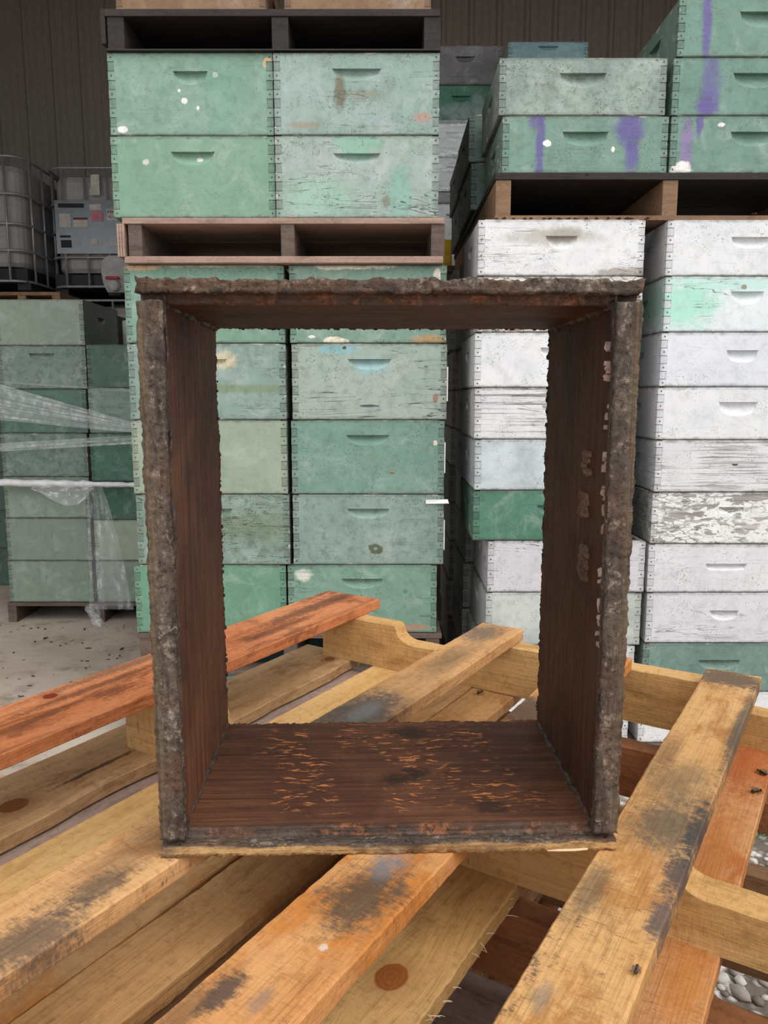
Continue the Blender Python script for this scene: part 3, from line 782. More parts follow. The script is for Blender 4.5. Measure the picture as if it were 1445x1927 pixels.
cleat_pallet('hive_pallet', 'small grey pallet under the wrapped left stack', -1.985, -1.09, 3.94, 4.46, .0, .107, (-1.965, -1.50, -1.11), .045, greyw, greyw, .018, .0)
cleat_pallet('hive_pallet', 'thin plywood base under the white stack', .27, 1.38, 2.42, 3.78, .0, .0355, (.30, .86, 1.34), .05, greyw, greyw, .014, .0)
cleat_pallet('old_pallet', 'dark brown pallet on boxes below the liquid totes', -2.45, -1.93, 4.72, 5.25, 1.6815, 1.80, (-2.40, -2.16, -1.955), .05, brownw, brownw, .02, .014)

# natural wood boxes on the very top
natw = dict(c1='A87A48', c2='98693C', chip=.0, wear=.1, edge=.1, dirt=.3, mild=.2, wood='A06A34', chipc='C98F4E')
for cx, w_, lb in ((-.585, .455, 'orange natural wood hive box at the very top, left'), (-.08, .445, 'orange natural wood hive box at the very top, right')):
    hive(cx, 2.53, 2.3252, w_, .168, .413, lb, natw, flat=True, group='natural wood boxes on the blackened pallet')

# ------------------------------------------------------------------ plank helpers for the foreground pallets
UA = R(90 - 32.1)   # direction of the deck boards in plan
U = Vector((math.cos(UA), math.sin(UA), 0)); V = Vector((U.y, -U.x, 0))
def sweep(profile, ts, fn, name, smooth=False):
    n = len(profile); vs_ = []; fs = []
    for t in ts:
        for (a, c) in profile: vs_.append(fn(a, c, t))
    for i in range(len(ts) - 1):
        for k in range(n):
            l = (k + 1) % n
            fs.append((i * n + k, i * n + l, (i + 1) * n + l, (i + 1) * n + k))
    fs.append(tuple(range(n))[::-1]); b_ = (len(ts) - 1) * n
    fs.append(tuple(b_ + k for k in range(n)))
    me = mesh(name, vs_, fs)
    if smooth:
        for q in me.polygons: q.use_smooth = len(q.vertices) == 4
    return me
def resample(poly, step):
    out = []
    for i, p_ in enumerate(poly):
        q = poly[(i + 1) % len(poly)]
        L = math.dist(p_, q); k = max(1, int(round(L / step)))
        for j in range(k):
            out.append((p_[0] + (q[0] - p_[0]) * j / k, p_[1] + (q[1] - p_[1]) * j / k))
    return out
def plank_mesh(L, W, th, seed=0, wav=.0008, nib=.0012, step=.008, wane=0.):
    """board along local x, centred, top at z=0"""
    c = .0016
    poly = [(-W / 2 + c, -th), (W / 2 - c, -th), (W / 2, -th + c), (W / 2, -c), (W / 2 - c, 0), (-W / 2 + c, 0), (-W / 2, -c), (-W / 2, -th + c)]
    prof = []
    for i, p_ in enumerate(poly):
        q = poly[(i + 1) % 8]
        k = max(1, int(math.dist(p_, q) / .03))
        for j in range(k): prof.append((p_[0] + (q[0] - p_[0]) * j / k, p_[1] + (q[1] - p_[1]) * j / k))
    N = max(2, int(L / step))
    ts = [-L / 2 + L * i / N for i in range(N + 1)]
    o = seed * 9.17
    def fn(a, z, t):
        e = abs(a) / (W / 2)
        d1 = mn.noise(Vector((t * 5 + o, math.copysign(3, a), 0))) * wav
        d2 = (mn.noise(Vector((t * 45 + o, a * 60, z * 60 + 5))) * .2 + mn.noise(Vector((t * 120 + o, a * 90, z * 90 + 5))) * .5) * nib * .6
        y = a + (d1 + d2) * e
        if wane and a < 0: y += max(0, mn.noise(Vector((t * 5 + o, 1, 2)))) * wane * e
        zz_ = z + mn.noise(Vector((t * 3 + o, a * 6, 9))) * .0010 + (d2 * .5 if e > .9 else 0)
        return (t, y, min(zz_, .0008))
    return sweep(prof, ts, fn, 'plank')

_pm = {}
def plank(parent, name, u0, u1, v0, v1, ztop, th, mat, seed=None, org=(0, 0, 0), skew=0., **k):
    """a board lying along U, between v0 and v1; org = parent location"""
    L, W = u1 - u0, v1 - v0
    if seed is None:
        key = (round(L, 2), round(W, 2), th)
        if key not in _pm: _pm[key] = plank_mesh(L, W, th, len(_pm) + 40, step=.05)
        me = _pm[key]
    else: me = plank_mesh(L, W, th, seed, **k)
    c = U * ((u0 + u1) / 2) + V * ((v0 + v1) / 2)
    return link(name, me, parent, (c.x - parent.location.x, c.y - parent.location.y, ztop - parent.location.z), (0, 0, UA + skew), mats=[mat])

def stringer_mesh(L, H_, W, notches, seed=0):
    """2x4 on edge, along local x (0..L), top at z=0; notches cut from the upper or lower edge"""
    def depth(t):
        d = 0
        for (a, b_, dp) in notches:
            r = .035
            if a < t < b_:
                q = min(t - a, b_ - t)
                d = max(d, dp if q > r else dp * math.sqrt(max(0, 1 - (1 - q / r) ** 2)))
        return d
    N = int(L / .008)
    ts = [L * i / N for i in range(N + 1)]
    prof = []
    c = .0015
    for p_ in [(-W / 2, -H_), (W / 2, -H_), (W / 2, -H_ / 2), (W / 2, -c), (W / 2 - c, 0), (-W / 2 + c, 0), (-W / 2, -c), (-W / 2, -H_ / 2)]: prof.append(p_)
    o = seed * 4.4
    def fn(a, z, t):
        d = depth(t)
        z2 = z - d * (1 if z > -H_ * .4 else (.45 if z > -H_ * .9 else 0))
        j = mn.noise(Vector((t * 30 + o, a * 40, z * 40))) * .0008
        return (t, a + j, z2 + (j if z > -H_ * .9 else 0))
    return sweep(prof, ts, fn, 'stringer')

PZ = .768; PT = .020; PS = .088; PH = .128
VA = UA - math.pi / 2
def stringer(parent, u, v0, v1, ztop, mat, notches, seed, org, W=.036, hs_=None):
    me = stringer_mesh(v1 - v0, hs_ or PS, W, [(a - v0, b_ - v0, d) for a, b_, d in notches], seed)
    c = U * u + V * v0
    return link('stringer', me, parent, (c.x - parent.location.x, c.y - parent.location.y, ztop - parent.location.z), (0, 0, VA), mats=[mat])

ORG = tuple(U * .72 + V * -.4)
def pallet_root(i, label):
    return thing('wooden_pallet', (ORG[0], ORG[1], PZ - PH * (i + 1)), 0, label, 'pallet', 'stack of wooden pallets in the foreground')
tan = dict(base='D2A468', dark='94683A', light='E2BC80')
w_or = wood('plank_orange', 'CC8050', '7E3F22', 'DC9868', seed=1, stain='6A3A26', stain_amt=.5, scuff=.40, saw=.3, scuffc='3A2C28', knots=((-.113, .043, .009),), streaky=.75,
            blobs=((.45, .01, .16, .016, '4A2A22', .5, .75), (.30, -.02, .10, .012, '553024', .5, .7), (-.05, .02, .14, .008, '5A3020', .5, .7), (-.2, -.01, .12, .008, '5A3020', .5, .7), (.05, .052, .16, .010, '4A403A', .5, .6)))
w_m1 = wood('plank_scuffed', 'CF9F68', '8A5A30', 'DDB27C', seed=2, stain='AE7238', stain_amt=.4, scuff=.50, saw=.9,
            blobs=((.085, .008, .075, .05, '474749', .5, .85), (.09, .0, .035, .014, '8A8C8E', .7, .5), (.491, .015, .05, .03, '55504A', .6, .75), (.34, .0, .10, .02, '6B5A45', .6, .5), (-.40, -.02, .045, .022, '453F3C', .6, .75), (-.335, -.012, .03, .014, '453F3C', .6, .7), (-.28, .006, .06, .02, '6A5038', .7, .5)))
w_m2 = wood('plank_stained', 'D0955A', '96602F', 'DEB078', seed=3, stain='BE7430', stain_amt=.75, scuff=.38, saw=.9,
            blobs=((-.195, -.006, .045, .026, '473F36', .6, .85), (-.149, .0, .02, .012, '77828C', .7, .6), (-.335, .02, .02, .008, '42393A', .5, .85), (-.36, .03, .03, .012, '5A4634', .6, .6), (-.326, -.008, .012, .006, '5E6064', .6, .5), (-.261, -.013, .004, .003, 'D8CFC8', .3, .6), (.238, .02, .06, .04, '3E3833', .4, .85)))
w_r = wood('plank_sooty', 'CFA064', '8E6032', 'DEB67C', seed=4, stain='A86C32', stain_amt=.4, scuff=.62, saw=1.,
           blobs=((.50, .0, .035, .05, '5A4B40', .35, .9), (.323, -.036, .14, .008, '4A4640', .5, .8), (.045, -.01, .05, .03, '544C42', .6, .8), (.13, .0, .05, .03, '6A5A46', .7, .6), (.055, -.036, .05, .010, '3A3A3C', .5, .85), (-.03, -.034, .035, .010, '3A3A40', .5, .85), (-.101, -.034, .03, .009, '44444A', .5, .8), (-.098, .025, .04, .012, '4A443E', .6, .6), (-.23, .017, .012, .006, '5F6468', .6, .5), (.20, .026, .05, .010, '6A5038', .6, .6)))
w_tan = wood('board_tan', 'BE9C6E', '86663F', 'D0B184', seed=5, knots=((-.185, -.012, .016), (.483, -.026, .010)), stain='8A6238', stain_amt=.2, saw=.6, scuff=.12, blobs=((-.06, -.018, .07, .004, '4A2E20', .4, .85),))
w_yel = wood('board_yellow', 'DCB472', 'B98A4C', 'E8C68A', seed=6, saw=.3, streaky=.35)
w_b3 = wood('board_mixed', 'C09A6A', '8C6136', 'DAB27A', seed=7, stain='B8742F', stain_amt=.45, saw=.5, scuff=.15)
w_b3b = wood('board_split', 'BE9460', '855D35', 'CFA973', seed=8, stain='A87038', stain_amt=.3, saw=.7, scuff=.12)
w_kn = wood('board_knotty', 'CDA566', '9A7040', 'DDB97C', seed=9, knots=((.056, -.026, .015),), stain='A97A3C', stain_amt=.2, saw=.5, streaky=.3)
w_b6 = wood('board_rusty', 'CC9560', '8C5730', 'DAAC78', seed=10, stain='B0602A', stain_amt=.5, scuff=.2, saw=1., blobs=((.43, -.03, .09, .05, 'A24818', .6, .7), (-.05, -.04, .06, .016, 'B8722C', .6, .6), (.15, -.03, .12, .02, 'B0682A', .6, .55)))
w_st = wood('stringer_wood', 'D3AA6C', 'A0763F', 'E3C083', seed=15, saw=.9, streaky=.25, vary=True)
w_lo = [wood('lower_board', 'A98660', '6B4C30', seed=16, vary=True, stain='7A4E2C', stain_amt=.4, scuff=.2), wood('lower_board_grey', 'A8968A', '6E5E54', seed=17, vary=True), wood('lower_board_red', 'A8734A', '64402A', seed=18, vary=True)]

# --- top pallet
p0 = pallet_root(0, 'topmost wooden pallet with scuffed planks, under the upright box')
zt = PZ
plank(p0, 'deck_board', .16, 1.298, -.957, -.824, zt, PT, w_or, 1, ORG, nib=.0018)['label'] = 'red-orange plank'
plank(p0, 'deck_board', .16, 1.257, -.575, -.495, zt, PT, w_m1, 2, ORG, nib=.0016)['label'] = 'dark-scuffed plank'
plank(p0, 'deck_board', .16, 1.205, -.372, -.290, zt, PT, w_m2, 3, ORG, nib=.0022)['label'] = 'orange stained plank'
plank(p0, 'deck_board', .16, 1.222, -.181, -.106, zt, PT, w_r, 4, ORG, nib=.0018)['label'] = 'sooty plank'
plank(p0, 'deck_board', .16, 1.24, .16, .245, zt, PT, w_m2, 24, ORG)
zs_ = zt - PT
stringer(p0, 1.228, -.905, .25, zs_, w_st, [(-.735, -.530, .032), (-.150, .075, .034)], 1, ORG)
stringer(p0, .738, -.905, .25, zs_, w_st, [(-.735, -.530, .032), (-.128, .105, .036)], 2, ORG, .040)
stringer(p0, .235, -.905, .25, zs_, w_st, [(-.735, -.530, .032), (-.128, .105, .036)], 3, ORG)
zb_ = zs_ - PS
plank(p0, 'bottom_board', .18, 1.246, -.975, -.835, zb_, PT, w_tan, 5, ORG, wane=.02)
plank(p0, 'bottom_board', .18, 1.262, -.785, -.648, zb_, PT, w_yel, 6, ORG)
plank(p0, 'bottom_board', .18, 1.252, -.640, -.573, zb_, PT, w_b3, 7, ORG, nib=.002)
plank(p0, 'bottom_board', .18, 1.255, -.571, -.492, zb_ - .001, PT, w_b3b, 8, ORG, nib=.003, wav=.004)
plank(p0, 'bottom_board', .18, .775, -.425, -.281, zb_, PT, w_kn, 9, ORG, nib=.0035)
plank(p0, 'bottom_board', .18, 1.262, -.205, -.079, zb_, PT, w_b6, 10, ORG, nib=.002)
plank(p0, 'bottom_board', .18, 1.25, .11, .235, zb_, PT, w_b3, 28, ORG)

# --- pallets below
ORD = ['second', 'third', 'fourth', 'fifth', 'lowest']
for i in range(1, 6):
    rr = random.Random(90 + i)
    pr = pallet_root(i, f'{ORD[i - 1]} pallet from the top in the foreground stack' if i < 5 else 'lowest pallet of the foreground stack, on the ground')
    zt = PZ - PH * i - .0025
    du = rr.uniform(-.03, .03)
    vv = [(-.905, -.800), (-.62, -.505), (-.475, -.40), (-.19, -.10), (.12, .22)] if i == 1 else [(a + rr.uniform(-.03, .03), a + .1) for a in (-.93, -.70, -.50, -.30, .12)]
    for a, b_ in vv: plank(pr, 'deck_board', .16 + du, 1.25 + du, a, b_, zt - .0005, PT, w_lo[1] if (i == 1 and a < -.8) else rr.choice(w_lo), None, ORG)
    for k, u in enumerate((1.235, .755, .235)):
        stringer(pr, u + du * .5, -.93, .25, zt - PT, w_lo[k % 3 if i > 1 else 2], [(-.735, -.530, .032), (-.16, .09, .034)], 10 + k, ORG, hs_=.0845)
    for a in (-.95, -.52, .10): plank(pr, 'bottom_board', .17 + du, 1.25 + du, a, a + .11, zt - PT - .0845, PT, rr.choice(w_lo), None, ORG)

# ------------------------------------------------------------------ the upright hive box
BW, BD, BH = .413, .244, .504
hb = thing('beehive_box', (.006, .644, PZ + .0008), R(1.6), 'old dark brown propolis-crusted hive box standing on its end, open towards the viewer', 'hive box')
def crud(p, amp_front=.0017, amp_back=.0020, base=.0004):
    y = p.y
    f = max(0, 1 - y / .022); bk = max(0, 1 - (BD - y) / .006)
    a = base + amp_front * f + amp_back * bk
    n1 = mn.noise_vector(p * 48 + Vector((3, 1, 7))); n2 = mn.noise_vector(p * 150); n3 = mn.noise_vector(p * 420)
    return p + (n1 * .55 + n2 * .55 + n3 * .55) * a
def rpoly(pts, step): return resample(pts, step)
mp_side = [propolis('propolis_side', 'z', 1, lightf=1.25), propolis('propolis_side', 'z', 2, lightf=.62)]  # light from the right put into the colour: left wall brighter, right darker
mp_end = [propolis('propolis_end', 'x', 3, flecks=True, lightf=1.15), propolis('propolis_end', 'x', 4, lightf=.95)]  # lit bottom board brighter, shaded top board dimmer, also by colour
t_ = .0185
def grid(n, a, b_): return [a + (b_ - a) * i / n for i in range(n + 1)]
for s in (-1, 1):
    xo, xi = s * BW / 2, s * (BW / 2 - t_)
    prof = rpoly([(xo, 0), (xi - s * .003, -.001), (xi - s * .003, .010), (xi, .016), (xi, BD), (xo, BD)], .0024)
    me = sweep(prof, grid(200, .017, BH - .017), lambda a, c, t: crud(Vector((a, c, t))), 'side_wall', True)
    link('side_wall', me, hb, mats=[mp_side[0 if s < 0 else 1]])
for k, (zo, s) in enumerate(((0, 1), (BH, -1))):
    zi = zo + s * t_; zr = zo + s * .0105
    prof = rpoly([(0, zo), (0, zr), (.015, zr), (.016, zi), (BD, zi), (BD, zo)], .0024)
    amp = .0019 if k == 0 else .0030
    me = sweep(prof, grid(170, -BW / 2, BW / 2), lambda a, c, t: crud(Vector((t, a, c)), amp), 'end_wall', True)
    me.vertices.foreach_get
    if k == 0:
        for v in me.vertices:
            if v.co.z < .0004: v.co.z = .0004 if v.co.z < .0004 and v.co.y > .02 else max(v.co.z, -.0004)
    link('end_wall', me, hb, mats=[mp_end[k]])
# beads of propolis in the corners and along the front arrises
crustm = B('propolis_crust')
q1 = crustm.noise(crustm.P, 70, 6, .7); q2 = crustm.noise(crustm.P, 260, 4, .7); q3 = crustm.noise(crustm.P, 16, 3, .5)
cc = crustm.mix(crustm.ss(q1, .35, .65), (.022, .015, .012), (.080, .050, .036))
cc = crustm.mix(crustm.mul(crustm.ss(q3, .5, .62), .6), cc, (.10, .04, .024))
cc = crustm.mix(crustm.mul(crustm.ss(q2, .62, .76), .55), cc, (.26, .20, .16))
crust = crustm.pbr(cc, .5, crustm.bump(crustm.add(q1, q2), .8, .003), spec=.45)
def bead(p0_, p1_, r, seed, n=90, wob=.0025):
    p0_, p1_ = Vector(p0_), Vector(p1_); m = MB(); pts = []; rs = []
    for i in range(n + 1):
        f = i / n; p_ = p0_.lerp(p1_, f)
        nv = mn.noise_vector(p_ * 60 + Vector((seed, 0, seed)))
        pts.append(p_ + nv * wob)
        rs.append(max(.0008, r * (.75 + .9 * mn.noise(p_ * 90 + Vector((0, seed, 3))) + .5 * mn.noise(p_ * 240))))
    m.tube(pts, rs, 7)
    return link('propolis_bead', m.mesh('propolis_bead', True), hb, mats=[crust])
xi = BW / 2 - t_
zi0, zi1 = t_, BH - t_
bead((-xi, .01, zi0), (-xi, BD - .004, zi0), .0032, 1)
bead((xi, .01, zi0), (xi, BD - .004, zi0), .0036, 2)
bead((-xi, .01, zi1), (-xi, BD - .004, zi1), .0036, 3)
bead((xi, .01, zi1), (xi, BD - .004, zi1), .0040, 4)
bead((-xi + .003, .006, .014), (-xi + .003, .006, BH - .012), .0019, 5, 220, .0016)
bead((xi - .0025, .004, .014), (xi - .0025, .004, BH - .012), .0016, 6, 220, .0016)
bead((-xi, .006, .0095), (xi, .006, .0095), .0018, 9, 220, .002)
bead((-xi + .02, .002, BH - .0085), (xi - .01, .002, BH - .0085), .0024, 10, 220, .002)
# little crumbs standing off the rear arrises
m = MB(); rr = random.Random(4)
for i in range(70):
    s = rr.choice((-1, 1)); z = rr.uniform(.03, BH - .03)
    c = Vector((s * (xi - .0005), BD - rr.uniform(0, .006), z))
    r = rr.uniform(.0007, .0021)
    m.ell(c, (r, r * 1.3, r * rr.uniform(.7, 1.6)), 6, 4)
for i in range(40):
    c = Vector((rr.uniform(-xi, xi), BD - rr.uniform(0, .004), zi1 - .0002)); r = rr.uniform(.0006, .0016)
    m.ell(c, (r * 1.6, r, r), 6, 4)
o = link('wax_crumbs', m.mesh('wax_crumbs', True), hb, mats=[crust]); o['kind'] = 'stuff'
# burr comb left on the right wall
waxd = plain('dark_comb', '6E5446', .6, 0, .4, .3)
waxl = plain('pale_wax', 'A78C80', .55, 0, .4, .2)
def comb_patch(y, z, cols, rows, seed, mat, cell=.0064, dep=.0042, name='burr_comb'):
    rr = random.Random(seed); m = MB()
    for i in range(cols):
        for j in range(rows):
            if rr.random() < .12: continue
            cy = y + (i - cols / 2) * cell * 1.0 + (j % 2) * cell * .5; cz = z + (j - rows / 2) * cell * .87
            d = dep * rr.uniform(.5, 1.15)
            ro, ri = cell * .56, cell * .44
            ring = []
            for k in range(6):
                a = math.pi / 6 + k * math.pi / 3
                ds = d * rr.uniform(.55, 1.15)
                ring.append((math.cos(a), math.sin(a), ds))
            for k in range(6):
                a, b_ = ring[k], ring[(k + 1) % 6]
                x0 = xi + .001
                O = [(x0, cy + a[0] * ro, cz + a[1] * ro), (x0, cy + b_[0] * ro, cz + b_[1] * ro), (xi - b_[2], cy + b_[0] * ro, cz + b_[1] * ro), (xi - a[2], cy + a[0] * ro, cz + a[1] * ro)]
                I = [(x0, cy + a[0] * ri, cz + a[1] * ri), (x0, cy + b_[0] * ri, cz + b_[1] * ri), (xi - b_[2], cy + b_[0] * ri, cz + b_[1] * ri), (xi - a[2], cy + a[0] * ri, cz + a[1] * ri)]
                m.face(O); m.face(I[::-1]); m.face([O[3], O[2], I[2], I[3]])
    return link(name, m.mesh(name), hb, mats=[mat])
zo = PZ
for y, z, c, r, sd_ in ((.072, 1.119, 3, 4, 1), (.080, 1.079, 4, 4, 2), (.074, 1.024, 4, 6, 3)):
    comb_patch(y, z - zo, c, r, sd_, waxd)
def scrap(y, z, n, seed, spread=.012):
    rr = random.Random(seed); m = MB()
    for i in range(n):
        cy, cz = y + rr.uniform(-.004, .004), z + rr.uniform(-spread, spread)
        pts = []
        k = rr.randint(5, 7); r = rr.uniform(.002, .0042)
        for j in range(k):
            a = 2 * math.pi * j / k; q = r * rr.uniform(.45, 1.25)
            pts.append((cy + math.cos(a) * q, cz + math.sin(a) * q * 1.3))
        hgt = rr.uniform(.002, .006)
        top = [(xi - hgt * rr.uniform(.6, 1.1), p_[0], p_[1]) for p_ in pts]; bot = [(xi + .001, p_[0], p_[1]) for p_ in pts]
        m.face(top)
        for j in range(k): m.face([bot[j], bot[(j + 1) % k], top[(j + 1) % k], top[j]])
    link('wax_scrap', m.mesh('wax_scrap'), hb, mats=[waxl])
for y, z, n, sd_, sp in ((.018, 1.165, 2, 1, .006), (.018, 1.150, 1, 2, .002), (.016, 1.118, 4, 3, .010), (.016, 1.098, 3, 4, .006), (.015, 1.078, 2, 5, .003), (.015, 1.060, 2, 6, .006), (.014, 1.025, 4, 7, .010), (.013, .990, 6, 8, .015), (.018, 1.210, 7, 9, .016), (.012, .965, 3, 12, .008)):
    scrap(y, z - zo, n, sd_, sp)
m = MB()
m.tube([(.142, -.004, .003), (.150, -.006, .0045), (.166, -.006, .0046), (.178, -.005, .0048)], [.0006, .0012, .0014, .0012], 5)
link('splinter', m.mesh('splinter'), hb, mats=[plain('fresh_splinter', 'DDB58F', .6)])['label'] = 'pale wood splinter'

# ------------------------------------------------------------------ liquid totes in the shed
bott = plain('tote_plastic', 'A6A19E', .45, 0, .4, .08)
galv = plain('galvanised_tube', 'A5A6A8', .4, .4, .5, .1)
platem = plain('galvanised_plate', '6A6D70', .26, .9, .5, .08)
blk = plain('black_plastic', '1A1A1B', .5)
paper = plain('paper_label', 'C9C3BA', .7)
def rounded_rect(w_, d_, r, n=5):
    pts = []
    for cx, cy, a0 in ((w_ / 2 - r, r, -90), (w_ / 2 - r, d_ - r, 0), (-w_ / 2 + r, d_ - r, 90), (-w_ / 2 + r, r, 180)):
        for i in range(n + 1):
            a = R(a0 + 90 * i / n); pts.append((cx + r * math.cos(a), cy + r * math.sin(a)))
    return pts
def tote(loc, label, detail=None, w_=.95, d_=1.1, h_=.96):
    o = thing('liquid_tote', loc, 0, label, 'tote', 'caged liquid totes stacked in the shed')
    m = MB(); rp = rounded_rect(w_ - .07, d_ - .07, .12)
    levels = [(.17, .96), (.20, 1.), (.84, 1.), (.885, .97), (.90, .90)]
    rings = [[((x) * k, .035 + y * k + (1 - k) * d_ / 2, z) for x, y in rp] for z, k in levels]
    for a, b_ in zip(rings, rings[1:]):
        for i in range(len(a)):
            j = (i + 1) % len(a); m.face([a[i], a[j], b_[j], b_[i]])
    m.face(rings[-1]); m.face(rings[0][::-1])
    me = m.mesh('bottle'); 
    link('bottle', me, o, mats=[bott])
    rr_ = rounded_rect(w_, d_, .13, 5)
    for z in (.06, .28, .47, .68, .94):
        m = MB(); m.tube([(x, y, z) for x, y in rr_], .010, 6, closed=True)
        link('cage_hoop', m.mesh('cage_hoop', True), o, mats=[galv])
    nx = 5
    for sy in (0, d_):
        for i in range(nx):
            x = -w_ / 2 + .13 + (w_ - .26) * i / (nx - 1)
            m = MB(); m.tube([(x, sy, .05), (x, sy, .94)], .009, 6); link('cage_bar', m.mesh('cage_bar', True), o, mats=[galv])
    for sx in (-w_ / 2, w_ / 2):
        for i in range(5):
            y = .13 + (d_ - .26) * i / 4
            m = MB(); m.tube([(sx, y, .05), (sx, y, .94)], .009, 6); link('cage_bar', m.mesh('cage_bar', True), o, mats=[galv])
    for x in (-w_ / 2 + .06, 0, w_ / 2 - .06):
        part_box('skid', o, x - .05, x + .05, .06, d_ - .02, 0, .05, blk)
    part_box('base_pan', o, -w_ / 2 + .02, w_ / 2 - .02, .04, d_ - .02, .05, .155, blk)
    return o
T1 = tote((-3.115, 5.9, 1.975), 'grey caged liquid tote at the far left with pale sheet on its front')
T2 = tote((-2.125, 6.2, 1.975), 'caged liquid tote with silver label plate and red tap handle')
for z0, a, b_ in ((.99, 'middle of the far left pile', 'middle of the pile under the label plate'), (.005, 'lowest of the far left pile', 'lowest of the pile under the label plate')):
    tote((-3.115, 5.9, z0), f'grey caged liquid tote, {a}'); tote((-2.125, 6.2, z0), f'grey caged liquid tote, {b_}')
LP = part_box('label_plate', T2, -.405, .43, -.016, -.012, .305, .70, platem)
LP['label'] = 'silver label plate'
part_box('label_plate', T1, -.30, .17, -.016, -.012, .30, .68, plain('dull_plate', '9A9C9C', .35, .7))
redp = plain('pink_label', 'C9808A', .7); dkp = plain('dark_ink', '2A2A2C', .7); brp = plain('brown_strip', '6E3C36', .6)
for (x0, x1, z0, z1, mm, nm) in ((-.37, -.285, .50, .60, paper, 'paper_label'), (-.265, -.155, .50, .555, paper, 'paper_label'), (-.265, -.155, .556, .572, brp, 'paper_label'),
                             (-.375, -.18, .645, .675, dkp, 'printed_mark'), (-.37, -.29, .35, .405, dkp, 'paper_label'), (-.375, -.295, .425, .44, dkp, 'printed_mark'), (-.135, -.045, .625, .668, paper, 'paper_label'),
                             (-.125, -.035, .545, .62, redp, 'paper_label'), (-.005, .12, .55, .635, paper, 'paper_label'), (-.15, -.085, .375, .415, paper, 'paper_label'),
                             (-.02, .075, .36, .385, paper, 'paper_label'), (.085, .16, .335, .415, paper, 'paper_label'), (-.13, -.05, .735, .78, paper, 'paper_label'), (-.115, -.05, .78, .885, paper, 'paper_label')):
    part_box(nm, LP if z1 < .7 else T2, x0, x1, -.0195 - (.001 if mm in (dkp, brp) else 0), -.0165, z0, z1, mm)
def text(parent, body, size, loc, mat, name='lettering'):
    cu = bpy.data.curves.new(name, 'FONT'); cu.body = body; cu.size = size; cu.extrude = .0004
    o = bpy.data.objects.new(name, cu)
    dg = bpy.context.evaluated_depsgraph_get()
    COL.objects.link(o); dg.update()
    me = bpy.data.meshes.new_from_object(o.evaluated_get(bpy.context.evaluated_depsgraph_get()))
    bpy.data.objects.remove(o)
    me.materials.clear()
    return link(name, me, parent, loc, (R(90), 0, 0), mats=[mat])
text(LP, 'Honey', .034, (.002, -.0215, .605), dkp)
text(LP, '25 drum', .024, (.006, -.0215, .567), dkp)
# drip guard and valve
m = MB()
pts = [(-.10, .24), (-.11, .15), (-.10, .07), (-.07, .0), (.06, .0), (.10, .07), (.11, .15), (.10, .23), (.05, .275), (-.05, .275)]
pts = [(x + .04, z - .005) for x, z in pts]
m.face([(x, -.02, z + .02) for x, z in pts]); m.face([(x, .04, z + .02) for x, z in pts][::-1])
for i in range(len(pts)):
    a, b_ = pts[i], pts[(i + 1) % len(pts)]
    m.face([(a[0], -.02, a[1] + .02), (b_[0], -.02, b_[1] + .02), (b_[0], .04, b_[1] + .02), (a[0], .04, a[1] + .02)])
vg = link('valve_guard', m.mesh('valve_guard'), T2, mats=[plain('guard_plastic', 'B9B6B4', .5)])
m = MB(); m.tube([(.04, -.02, .06), (.04, -.10, .055)], [.042, .040], 14)
TAP = link('tap', m.mesh('tap', True), T2, mats=[plain('tap_white', 'D2CFCC', .4)])
m = MB(); m.box(-.02, .085, -.085, -.06, .105, .125, 0, .004)
link('tap_handle', m.mesh('tap_handle'), TAP, mats=[plain('red_plastic', 'C01822', .4)])['label'] = 'red tap handle'

# ------------------------------------------------------------------ plastic film
def film(name, cover, gloss=.25, col=(.9, .92, .93), sx=3., sy=60.):
    b = B(name)
    n = b.noise(b.vma(b.UV, (sx, sy, 1)), 1, 5, .65)
    n2 = b.noise(b.P, 30, 4, .6)
    a = b.m('MINIMUM', b.add(cover * .5, b.mul(b.ss(b.add(n, b.mul(b.sub(n2, .5), .4)), .48, .72), cover * 1.6)), 1.)
    tr = b.t.nodes.new('ShaderNodeBsdfTransparent')
    pr = b.t.nodes.new('ShaderNodeBsdfPrincipled')
    b.put(pr.inputs['Base Color'], col); pr.inputs['Roughness'].default_value = gloss
    b.put(pr.inputs['Normal'], b.bump(b.add(n, n2), .5, .004))
    mx = b.t.nodes.new('ShaderNodeMixShader')
    b.put(mx.inputs[0], a); b.t.links.new(tr.outputs[0], mx.inputs[1]); b.t.links.new(pr.outputs[0], mx.inputs[2])
    b.t.links.new(mx.outputs[0], b.out.inputs[0])
    return b.mat
def sheet(nu, nv, fn, name):
    vs_ = [fn(i / nu, j / nv) for j in range(nv + 1) for i in range(nu + 1)]
    fs = [(j * (nu + 1) + i, j * (nu + 1) + i + 1, (j + 1) * (nu + 1) + i + 1, (j + 1) * (nu + 1) + i) for j in range(nv) for i in range(nu)]
    me = mesh(name, vs_, fs, True)
    uv = me.uv_layers.new(name='UVMap')
    for l in me.loops:
        k = l.vertex_index; uv.data[l.index].uv = ((k % (nu + 1)) / nu, (k // (nu + 1)) / nv)
    return me
fy0 = 3.915
def lerp(a, b_, t): return a + (b_ - a) * t
sw = thing('stretch_wrap', (-1.6, fy0, .9), 0, 'clear stretch film strands pulled across the left stack', 'plastic wrap')
def f1(u, v):
    x = lerp(-1.99, -1.10, u); z = lerp(lerp(1.262, 1.005, u), lerp(1.07, .985, u), v)
    return (x + 1.6, .006 * mn.noise(Vector((u * 3, v * 18, 0))) - .004, z - .9)
link('film_band', sheet(30, 40, f1, 'film_band'), sw, mats=[film('film_strands', .42, .3, sx=.8, sy=38)])
